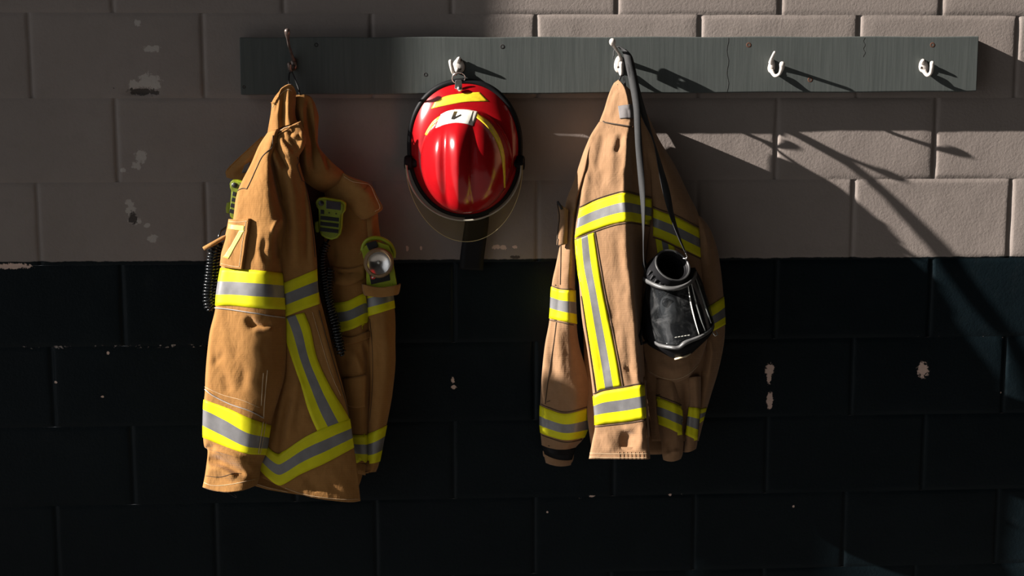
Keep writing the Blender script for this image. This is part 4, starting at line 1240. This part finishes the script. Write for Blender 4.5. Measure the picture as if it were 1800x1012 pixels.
for p in ([(1019, 364), (1045, 351), (1075, 341), (1098, 336), (1120, 341), (1145, 347)], [(1011, 421), (1040, 409), (1075, 397), (1103, 392), (1122, 394), (1145, 398)], [(1046, 408), (1053, 450), (1063, 510), (1073, 560), (1085, 620), (1095, 678)], [(1043, 692), (1060, 685), (1095, 679), (1128, 673)], [(1045, 750), (1070, 747), (1105, 743), (1135, 738)], [(1022, 520), (1031, 580), (1040, 640), (1047, 690)]):
    seam(R1, p, None, 1.1, THREAD, .8)
for yy in (796, 803): seam(R1, [(1037, yy), (1070, yy + 1), (1105, yy + 1), (1138, yy + 1)], None, .6, THREADL, .7, 'stitching')
for k in range(7):
    x = 1088 + 7 * k
    seam(R1, [(x, 794), (x + 1, 800), (x + 1, 806)], None, 1.0, TAN2, .3, 'hem_pucker', 6)
patch('closure_flap', R1, [(1131, 664), (1137, 664)], [(1136, 770), (1143, 766)], R1.o, TAN2, 3, 6, 20, None, 5)

# ---- collar hanging from the hook
K_rows = ridge_rows([((1079, 146), (1087, 140), (1094, 146), 86, 96, 88), ((1074, 156), (1097, 152), (1108, 158), 90, 110, 92), ((1068, 172), (1103, 170), (1118, 174), 94, 122, 96), ((1062, 192), (1107, 192), (1126, 194), 98, 134, 100),
                     ((1055, 210), (1108, 214), (1130, 216), 102, 146, 102), ((1054, 214), (1108, 222), (1132, 222), 102, 150, 102)])
K_ = Panel('collar', K_rows, J2, TAN2, 44, 60, [10, 16, 20, 24, 26, 26], [([(1084, 160), (1078, 180), (1072, 205)], 3, 5, 5), ([(1080, 158), (1071, 185)], -2, 4, 4), ([(1104, 190), (1106, 215)], -4, 4, 4)], .8, 22, cap=False)
seam(K_, [(1060, 213), (1070, 218), (1080, 219), (1095, 221), (1115, 224)], None, 1.6, THREAD, 1.2, 'collar_seam')
patch('label_patch', K_, [(1087, 187), (1098, 185), (1112, 184)], [(1090, 209), (1100, 208), (1113, 208)], K_.o, GREYPATCH, 3.2, 20, 14, None, 3.4, 'small grey label')
sm = smooth_line([tuple(P(*q)) for q in ((1086, 150, 98), (1089, 140, 88), (1092, 133, 74), (1094, 131, 70), (1096, 134, 74), (1098, 142, 84), (1099, 152, 98))], 30)
tube('hanging_loop', sm, .0022, BLACKS, J2, 8, 'dark cord hanging loop')

# ---- left sleeve
S_rows = rows_from(US, [
    ((1036, 242), (1046, 242), 108, .4, 0), ((1026, 266), (1038, 266), 112, .5, 0), ((1016, 296), (1034, 296), 116, .6, 0), ((1006, 325), (1026, 325), 120, .6, 0), ((996, 350), (1020, 350), 122, .6, 0), ((990, 385), (1015, 385), 122, .6, 0),
    ((984, 430), (1011, 430), 120, .6, 0), ((977, 466), (1011, 466), 118, .65, 0), ((970, 500), (1011, 500), 114, .7, 0), ((966, 560), (1013, 560), 104, .75, 0), ((958, 605), (1018, 605), 92, .8, 0), ((953, 650), (1030, 650), 80, .9, 0),
    ((950, 700), (1038, 700), 70, .9, 0), ((949, 740), (1036, 740), 64, .9, 4), ((951, 768), (1027, 768), 60, .9, 6), ((952, 782), (1012, 786), 60, .8, 6)], PR)
S_ = Panel('sleeve', S_rows, J2, TAN2, 50, 190, [20, 22, 26, 28, 30, 32, 34, 36, 38, 40, 42, 42, 42, 42, 40, 38], [([(1000, 345), (1006, 362), (1012, 380)], -4, 4, 4), ([(985, 470), (983, 520), (980, 560)], -3, 4, 5), ([(978, 570), (984, 620), (990, 680)], 7, 8, 10), ([(970, 620), (976, 680)], -3, 6, 6), ([(1008, 620), (1014, 680)], -4, 7, 7)], 1.2, 23)
band(S_, [(967, 503), (985, 509), (1006, 510)], [(965, 559), (985, 563), (1008, 568)])
band(S_, [(949, 712), (965, 719), (995, 727), (1035, 717)], [(950, 760), (965, 766), (995, 773), (1028, 768)])
for p in ([(967, 501), (985, 507), (1006, 508)], [(965, 562), (985, 566), (1008, 571)], [(949, 709), (965, 716), (995, 724), (1035, 714)], [(950, 763), (965, 769), (995, 777), (1027, 771)], [(986, 400), (986, 450), (985, 500)], [(978, 566), (974, 600), (966, 650), (958, 710)]):
    seam(S_, p, None, 1.0, THREAD, .8)
St = Panel('cuff', rows_from([0, .2, .5, .8, 1], [((951, 776), (1012, 788), 58, .9, 6), ((955, 790), (1008, 800), 58, .9, 5)], [0, 22, 30, 22, 4]), J2, BLACKR, 24, 14, 30, (), .4, 24, label='black knitted cuff')
Sg = Panel('wrist_guard', rows_from([0, .2, .5, .8, 1], [((954, 792), (1009, 797), 52, .8, 5), ((955, 801), (1008, 806), 50, .8, 6), ((959, 804), (1006, 812), 48, .8, 4)], [0, 20, 27, 20, 4]), J2, TAN2, 24, 14, 22, (), .5, 25)
# strap tab sticking out at the elbow
tb = Panel('sleeve_tab', [[(980, 356, 144), (985, 359, 148), (992, 364, 150), (998, 368, 146)], [(982, 392, 146), (986, 393, 151), (992, 394, 152), (997, 396, 146)], [(979, 430, 144), (984, 431, 149), (990, 430, 150), (996, 428, 144)]], J2, TAN2, 14, 30, None, (), .5, 26, thick=4)
seam(tb, [(980, 356), (984, 380), (982, 405), (978, 432)], None, 1.6, THREAD, .4, 'hem'); tube('tab_tip', [P(980, 354, 146), P(985, 362, 151), P(988, 368, 152)], .003, BLACKS, tb.o, 8)

# ---- right side of the back, in the shade
R3_rows = rows_from([0, .15, .4, .65, .86, 1], [
    ((1112, 214), (1138, 200), 100, .4, 0), ((1116, 240), (1156, 240), 104, .6, 0), ((1118, 264), (1170, 264), 106, .8, 0), ((1122, 292), (1187, 292), 106, .9, 0), ((1126, 340), (1210, 340), 106, 1, 0), ((1128, 380), (1229, 380), 104, 1, 0), ((1128, 420), (1236, 420), 104, 1, 0),
    ((1124, 470), (1240, 470), 104, 1, 0), ((1120, 520), (1244, 520), 104, 1, 0), ((1122, 600), (1248, 600), 106, 1, 0), ((1126, 650), (1238, 650), 106, 1, 0), ((1136, 690), (1230, 690), 104, .9, 0), ((1142, 735), (1226, 735), 100, .8, 0), ((1146, 775), (1222, 775), 98, .7, 0)], [0, 16, 26, 24, 10, -18])
R3 = Panel('body_panel', R3_rows, J2, TAN2, 56, 150, 84, [([(1140, 260), (1146, 330), (1147, 400)], -9, 5, 6), ([(1160, 260), (1176, 310), (1190, 360)], 4, 9, 9), ([(1150, 290), (1166, 350)], -4, 8, 8), ([(1215, 350), (1224, 400), (1228, 460)], -5, 6, 6), ([(1200, 470), (1215, 540)], 3, 9, 9), ([(1150, 690), (1152, 760)], 4, 6, 6), ([(1205, 670), (1204, 720), (1206, 770)], -16, 7, 7)], 1.3, 27)
tape(R3, [(1148, 366), (1165, 373), (1190, 382), (1228, 402)], [(1148, 414), (1165, 420), (1190, 432), (1233, 453)], 30, 'lime and silver back band')
tape(R3, [(1152, 418), (1158, 460), (1160, 500)], [(1185, 432), (1190, 465), (1194, 505)], 20, 'lime and silver vertical trim', off=1.2)
for p in ([(1148, 417), (1165, 423), (1190, 435), (1233, 456)], [(1148, 363), (1165, 370), (1190, 379), (1228, 399)]): seam(R3, p, None, 1.0, THREAD, .8)
# ---- hanging pocket under the mask and the gathered hem
Pk = Panel('pocket', [[(1128, 588, 126), (1150, 590, 136), (1185, 592, 142), (1220, 588, 136), (1246, 580, 112)], [(1132, 622, 128), (1155, 628, 144), (1185, 632, 152), (1216, 624, 144), (1241, 606, 114)], [(1138, 648, 126), (1160, 658, 142), (1186, 660, 150), (1212, 650, 142), (1232, 632, 116)], [(1146, 660, 118), (1165, 670, 128), (1188, 672, 132), (1208, 664, 130), (1222, 650, 116)]], J2, TAN2, 40, 40, 26, [([(1150, 640), (1185, 652), (1215, 640)], 3, 7, 7), ([(1160, 600), (1170, 640)], -3, 7, 7), ([(1200, 600), (1198, 640)], 3, 6, 6)], 1, 28)
seam(Pk, [(1142, 652), (1163, 663), (1187, 666), (1210, 657), (1227, 641)], None, .8, THREADL, .7, 'stitching')
Q_rows = rows_from([0, .2, .5, .8, 1], [((1150, 664), (1190, 668), 118, 1, 0), ((1152, 700), (1199, 716), 118, 1, 0), ((1157, 744), (1200, 764), 116, 1, 0), ((1162, 772), (1201, 782), 114, 1, 0), ((1164, 798), (1200, 797), 112, 1, 2), ((1166, 808), (1197, 806), 112, .8, 4)], [0, 14, 20, 16, 2])
Q_ = Panel('hem_fold', Q_rows, J2, TAN2, 34, 70, 22, [([(1180, 672), (1186, 720), (1190, 780)], 4, 5, 5), ([(1172, 772), (1180, 800)], -4, 5, 5), ([(1166, 800), (1180, 795), (1196, 792)], 5, 4, 4)], 1.2, 29)
tape(Q_, [(1151, 697), (1170, 703), (1199, 715)], [(1158, 745), (1175, 752), (1201, 765)], 22, 'lime and silver hem band')
seam(Q_, [(1151, 694), (1170, 700), (1199, 712)], None, 1.0, THREAD, .8)
Q2_rows = rows_from([0, .2, .5, .8, 1], [((1206, 664), (1232, 660), 108, 1, 0), ((1210, 700), (1232, 700), 108, 1, 0), ((1206, 740), (1230, 738), 106, 1, 0), ((1203, 775), (1226, 776), 104, 1, 0), ((1200, 794), (1224, 788), 104, 1, 3)], [0, 14, 20, 16, 2])
Q2 = Panel('hem_fold', Q2_rows, J2, TAN2, 26, 60, 20, [([(1216, 665), (1220, 720), (1216, 780)], -4, 4, 4)], 1.2, 30)
tape(Q2, [(1209, 715), (1222, 716), (1232, 718)], [(1203, 762), (1214, 768), (1227, 774)], 16, 'lime and silver hem band')
# hem at the very back
Qb = Panel('back_panel', [[(1064, 206, 34), (1090, 206, 36), (1110, 206, 36), (1134, 210, 34)], [(1044, 250, 26), (1086, 250, 28), (1126, 250, 28), (1160, 256, 24)], [(1030, 330, 24), (1100, 330, 28), (1160, 330, 26), (1206, 340, 22)], [(1024, 500, 40), (1100, 500, 44), (1170, 500, 40), (1236, 500, 30)], [(1030, 700, 80), (1100, 700, 80), (1170, 700, 70), (1228, 690, 54)], [(1040, 790, 100), (1100, 796, 96), (1160, 798, 84), (1200, 790, 70)]], J2, TAN2, 30, 50, None, (), 2, 31, thick=5)
# ---- far sleeve
T_rows = rows_from([0, .12, .35, .6, .82, 1], [((1216, 372), (1234, 382), 74, .6, 0), ((1220, 392), (1246, 398), 76, .8, 0), ((1222, 412), (1254, 416), 78, .9, 0), ((1224, 440), (1262, 442), 80, 1, 0), ((1226, 490), (1269, 490), 80, 1, 0), ((1228, 560), (1274, 556), 80, 1, 0), ((1228, 600), (1273, 600), 80, 1, 0), ((1228, 650), (1263, 650), 80, 1, 0), ((1226, 690), (1251, 690), 80, 1, 0), ((1222, 735), (1238, 735), 80, .8, 0), ((1218, 775), (1228, 775), 80, .7, 0)], [0, 14, 24, 25, 14, -4])
T_ = Panel('sleeve', T_rows, J2, TAN2, 40, 110, 44, [([(1244, 400), (1250, 430), (1252, 470)], -7, 5, 5), ([(1238, 400), (1244, 430)], 4, 4, 4), ([(1248, 590), (1252, 620), (1246, 660)], 6, 4, 4), ([(1240, 600), (1238, 650)], -7, 5, 5), ([(1256, 500), (1262, 540)], 3, 6, 6)], 1.3, 32)
band(T_, [(1228, 548), (1250, 536), (1274, 520)], [(1228, 592), (1252, 582), (1276, 569)])
tape(T_, [(1222, 718), (1232, 718), (1242, 716)], [(1220, 745), (1228, 744), (1236, 738)], 12, 'lime band end')

# ================================================================== BREATHING MASK
_P0 = P


def P(px, py, d=0.0): return _P0(px, py, d + 14)


MK = empty('breathing_mask', P(1182, 540, 150), 'clear face mask with round black port hanging over the right jacket by a strap', 'mask')


def loft(name, rows, mat, parent, nu=40, nv=40, label=None, thick=0, back=None):
    R = [[tuple(map(float, q)) for q in r] for r in rows]; nc = len(R[0])
    fine = [[cr(r, (nc - 1) * j / (nu - 1)) for j in range(nu)] for r in R]
    g = [[P(*cr([f[j] for f in fine], (len(R) - 1) * i / (nv - 1))) for j in range(nu)] for i in range(nv)]
    o = strip_mesh(name, g, parent, mat, None, label)
    if thick:
        s_ = o.modifiers.new('thickness', 'SOLIDIFY'); s_.thickness = thick * .001; s_.offset = 0
    return o


# black rubber face seal behind the lens, a closed hollow shape
seal_rows = [[(1146, 478, 138), (1158, 484, 156), (1182, 490, 166), (1206, 484, 158), (1222, 470, 138)], [(1134, 510, 140), (1155, 516, 168), (1184, 520, 182), (1216, 514, 170), (1236, 500, 140)],
             [(1128, 556, 140), (1152, 560, 174), (1188, 562, 192), (1224, 556, 176), (1246, 545, 142)], [(1127, 584, 140), (1154, 594, 182), (1192, 600, 206), (1232, 590, 184), (1256, 570, 144)],
             [(1140, 606, 146), (1162, 612, 184), (1194, 616, 208), (1226, 606, 186), (1248, 590, 148)], [(1168, 622, 152), (1180, 628, 176), (1196, 631, 184), (1212, 624, 176), (1226, 612, 152)]]
SL = Panel('face_seal', seal_rows, MK, BLACKR, 40, 50, [12, 14, 16, 18, 18, 12], (), 0, 40, label='black rubber face seal')
# clear lens
lens_rows = [[(1137, 494, 150), (1146, 500, 182), (1166, 505, 204), (1186, 505, 210), (1206, 498, 202), (1217, 488, 182), (1222, 478, 156)],
             [(1136, 525, 150), (1146, 532, 190), (1168, 538, 216), (1190, 538, 222), (1214, 529, 214), (1229, 516, 190), (1236, 506, 158)],
             [(1140, 560, 150), (1150, 567, 196), (1173, 574, 226), (1196, 574, 232), (1224, 562, 224), (1241, 546, 196), (1247, 536, 160)],
             [(1148, 594, 152), (1157, 600, 202), (1180, 606, 234), (1202, 604, 240), (1233, 590, 230), (1250, 574, 200), (1254, 566, 162)]]
loft('lens', lens_rows, CLEAR, MK, 50, 44, 'clear scratched lens', 2.2)
for pts in ([(1209, 497, 203), (1214, 530, 216), (1221, 560, 226), (1229, 588, 233)], [(1221, 482, 164), (1231, 512, 178), (1241, 542, 190), (1250, 568, 198)], [(1214, 492, 194), (1222, 526, 206), (1232, 560, 214), (1240, 582, 218)]):
    tube('lens_glint_bead', [P(*q) for q in smooth_line(pts, 24)], [.0007 + .0013 * sin(pi * i / 23) for i in range(24)], STICKER, MK, 6)  # pale beads on the lens edge, coloured white in place of refracted light
NOSE = plain('grey_inner_cup', (.09, .09, .092), .3)
blob = lathe('nose_cup', [(.01, 34), (12, 31), (22, 22), (29, 8), (31, -4), (28, -16)], frame_at(1182, 545, 186, 24, 8, -6), NOSE, MK, 32, 'dark inner nose cup', .85, 1.25)
lathe('speech_port', [(.01, 6), (8, 5), (11, 2), (11, -4)], frame_at(1172, 532, 208, 0, 0, 0), BLACKR, MK, 24)
# lower frame of the lens, stepped in the middle
fr_top = [(1146, 597, 160), (1158, 603, 206), (1180, 607, 238), (1192, 607, 243), (1202, 599, 246), (1216, 594, 242), (1234, 587, 232), (1250, 576, 202), (1255, 566, 164)]
fr_bot = [(1148, 603, 162), (1159, 610, 208), (1180, 614, 240), (1194, 614, 245), (1207, 606, 248), (1218, 601, 244), (1236, 593, 234), (1251, 582, 204), (1256, 571, 166)]
a_, b_ = smooth_line(fr_top, 60), smooth_line(fr_bot, 60)
fo = strip_mesh('lens_frame', [[P(*q) for q in a_], [P(q[0], q[1], q[2] + 4) for q in [tuple((x + y) / 2 for x, y in zip(u, v)) for u, v in zip(a_, b_)]], [P(*q) for q in b_]], MK, GREYP, None, 'grey lens frame')
s_ = fo.modifiers.new('thickness', 'SOLIDIFY'); s_.thickness = .004
for k in range(5):                                        # tiny unreadable lettering above the frame
    x = 1188 + 5.6 * k; y = 592.5 - .9 * k
    prism([(-2.6, -.8), (2.4, -.6), (2.6, .9), (-2.2, .8)], frame_at(x, y, 243 - .4 * k, 8), 0, .5, 'lettering', STICKER, fo, 0)
tube('chin_clip', [P(1186, 631, 186), P(1195, 629, 192), P(1205, 626, 190), P(1214, 621, 182)], [.0022, .0026, .0026, .002], plain('pale_clip', (.60, .48, .32), .5), MK, 8, 'pale chin clip')
# upper frame bar and the round port
u1 = [(1129, 485, 150), (1138, 491, 192), (1160, 500, 228), (1184, 503, 239), (1206, 497, 229), (1220, 486, 198), (1225, 476, 160)]
u2 = [(x + .5, y + 8, d + 2) for x, y, d in u1]
ua, ub = smooth_line(u1, 50), smooth_line(u2, 50)
uo = strip_mesh('upper_frame', [[P(*q) for q in ua], [P((p[0] + q[0]) / 2, (p[1] + q[1]) / 2, p[2] + 5) for p, q in zip(ua, ub)], [P(*q) for q in ub]], MK, GREYP, None, 'grey upper frame bar')
s_ = uo.modifiers.new('thickness', 'SOLIDIFY'); s_.thickness = .005
PORTG = plain('dark_rib_plastic', (.04, .04, .042), .35)
PF = frame_at(1181, 468, 196, -13, 6, -42)
lathe('port', [(48, -50), (52, -36), (50, -24), (47, -10), (46, 0), (45.5, 4), (43, 5.5), (40, 4.5), (38.5, 1), (37, -2), (34.5, -3), (33.5, -8), (31, -60), (.01, -62)], PF, BLACKR, MK, 56, 'round black breathing port', caps=False)
lathe('port_ring', [(44.5, 4.6), (43.5, 6.8), (41, 6.8), (39.8, 4.4)], PF, plain('worn_dark_ring', (.06, .06, .06), .28), MK, 56, caps=False)
for k in range(8):
    a = math.radians(200 + 14 * k)
    prism([(-1.6, -9), (1.6, -9), (1.6, 9), (-1.6, 9)], PF @ Matrix.Rotation(a, 4, 'Z') @ Matrix.Translation((51.5, 0, -20)) @ Matrix.Rotation(pi / 2, 4, 'Y') @ Matrix.Rotation(pi / 2, 4, 'Z'), -1, 2.0, 'port_rib', PORTG, MK, .4, 1)
lathe('inner_valve', [(16, -60), (16, -54), (12, -52), (.01, -52)], PF, BLACKR, MK, 24)


def ribbon(name, pts, parent, mat=BLACKS, n=90, label=None):
    """pts: (px, py, depth, half width px, twist degrees)."""
    q = smooth_line(pts, n); g = [[], [], []]
    for i, (x, y, d, hw, tw) in enumerate(q):
        a = q[max(i - 1, 0)]; b = q[min(i + 1, n - 1)]
        tx, ty = b[0] - a[0], b[1] - a[1]; L = math.hypot(tx, ty) or 1
        nx, ny = -ty / L, tx / L
        if nx < 0: nx, ny = -nx, -ny
        c, s_ = cos(math.radians(tw)), sin(math.radians(tw))
        for k, f in enumerate((-1, 0, 1)):
            g[k].append(P(x + nx * hw * f * c, y + ny * hw * f * c, d + hw * MM * f * s_))
    o = strip_mesh(name, g, parent, mat, None, label)
    m_ = o.modifiers.new('webbing thickness', 'SOLIDIFY'); m_.thickness = .0018; m_.offset = 0
    return o


ribbon('neck_strap', [(1079, 99, 68, 4.0, 80), (1080, 88, 70, 4.0, 85), (1087, 82.5, 74, 4.0, 80), (1096, 89, 84, 4.8, 55), (1102, 98, 98, 6.0, 20), (1107, 120, 112, 6.4, 15), (1113, 150, 128, 6.4, 20), (1119, 190, 148, 6.0, 20), (1121, 225, 160, 6.0, 15), (1123, 260, 172, 6.0, 10), (1127, 310, 184, 6.0, 25),
                      (1130, 355, 192, 6.0, 52), (1131, 400, 196, 6.0, 75), (1131, 430, 196, 5.6, 85), (1132, 465, 180, 4.8, 80), (1136, 484, 164, 4.8, 60)], MK, label='black webbing neck strap')
ribbon('neck_strap', [(1078, 104, 58, 3.6, 85), (1079, 89, 58, 3.6, 85), (1087, 82, 60, 3.6, 80), (1101, 93, 74, 5.6, 40), (1108, 112, 106, 7.2, -20), (1119, 160, 122, 7.2, -30), (1134, 208, 140, 6.8, -50), (1149, 248, 150, 6.0, -82), (1161, 295, 158, 6.0, -50),
                      (1171, 336, 166, 6.4, -20), (1180, 375, 176, 6.0, -48), (1193, 415, 188, 5.6, -72), (1205, 444, 196, 4.0, -80)], MK, label='black webbing neck strap')
tube('strap_clip', [P(1204, 440, 196), P(1206, 447, 197), P(1208, 451, 196), P(1206, 455, 194), P(1201, 454, 193)], .0016, CHROME, MK, 8, 'bright strap clip')
tube('strap_buckle', [P(1132, 456, 182), P(1130, 466, 178), P(1134, 476, 172), P(1137, 468, 176), P(1133, 458, 181)], .0022, BLACKR, MK, 8)
tube('strap_tail', [P(1131, 572, 152), P(1125, 590, 166), P(1128, 604, 168), P(1138, 600, 158)], .004, BLACKR, MK, 8)
tube('side_buckle', [P(1252, 584, 160), P(1257, 590, 162), P(1262, 588, 160), P(1258, 582, 158)], .0016, CHROME, MK, 8)


P = _P0

# ================================================================== LIGHT
sun = bpy.data.lights.new('sun', 'SUN'); sun.energy = 15.6; sun.angle = .0093; sun.color = (1, .93, .86)
so = bpy.data.objects.new('sun', sun); COL.objects.link(so)
so.rotation_euler = Vector((SUN_A, 1, -SUN_B)).to_track_quat('-Z', 'Y').to_euler()
w = bpy.data.worlds.new('world'); SC.world = w; w.use_nodes = True
nt = w.node_tree; bg = nt.nodes['Background']; bg.inputs[1].default_value = .080
tc = nt.nodes.new('ShaderNodeTexCoord'); sx = nt.nodes.new('ShaderNodeSeparateXYZ'); nt.links.new(tc.outputs['Generated'], sx.inputs[0])
mr = nt.nodes.new('ShaderNodeMapRange'); mr.inputs[1].default_value = -1; mr.inputs[2].default_value = 1; mr.inputs[3].default_value = 0; mr.inputs[4].default_value = 1
nt.links.new(sx.outputs[0], mr.inputs[0])                # the open yard is bright on the left, the covered side dim on the right
cr_ = nt.nodes.new('ShaderNodeValToRGB'); nt.links.new(mr.outputs[0], cr_.inputs[0])
cr_.color_ramp.elements[0].color = (12, 12.4, 12.9, 1); cr_.color_ramp.elements[1].color = (.05, .05, .052, 1)
e_ = cr_.color_ramp.elements.new(.42); e_.color = (.26, .235, .21, 1)
nt.links.new(cr_.outputs[0], bg.inputs[0])
SC.view_settings.view_transform = 'Standard'; SC.view_settings.look = 'None'
SC.view_settings.exposure = 0; SC.view_settings.gamma = 1
SC.render.film_transparent = False
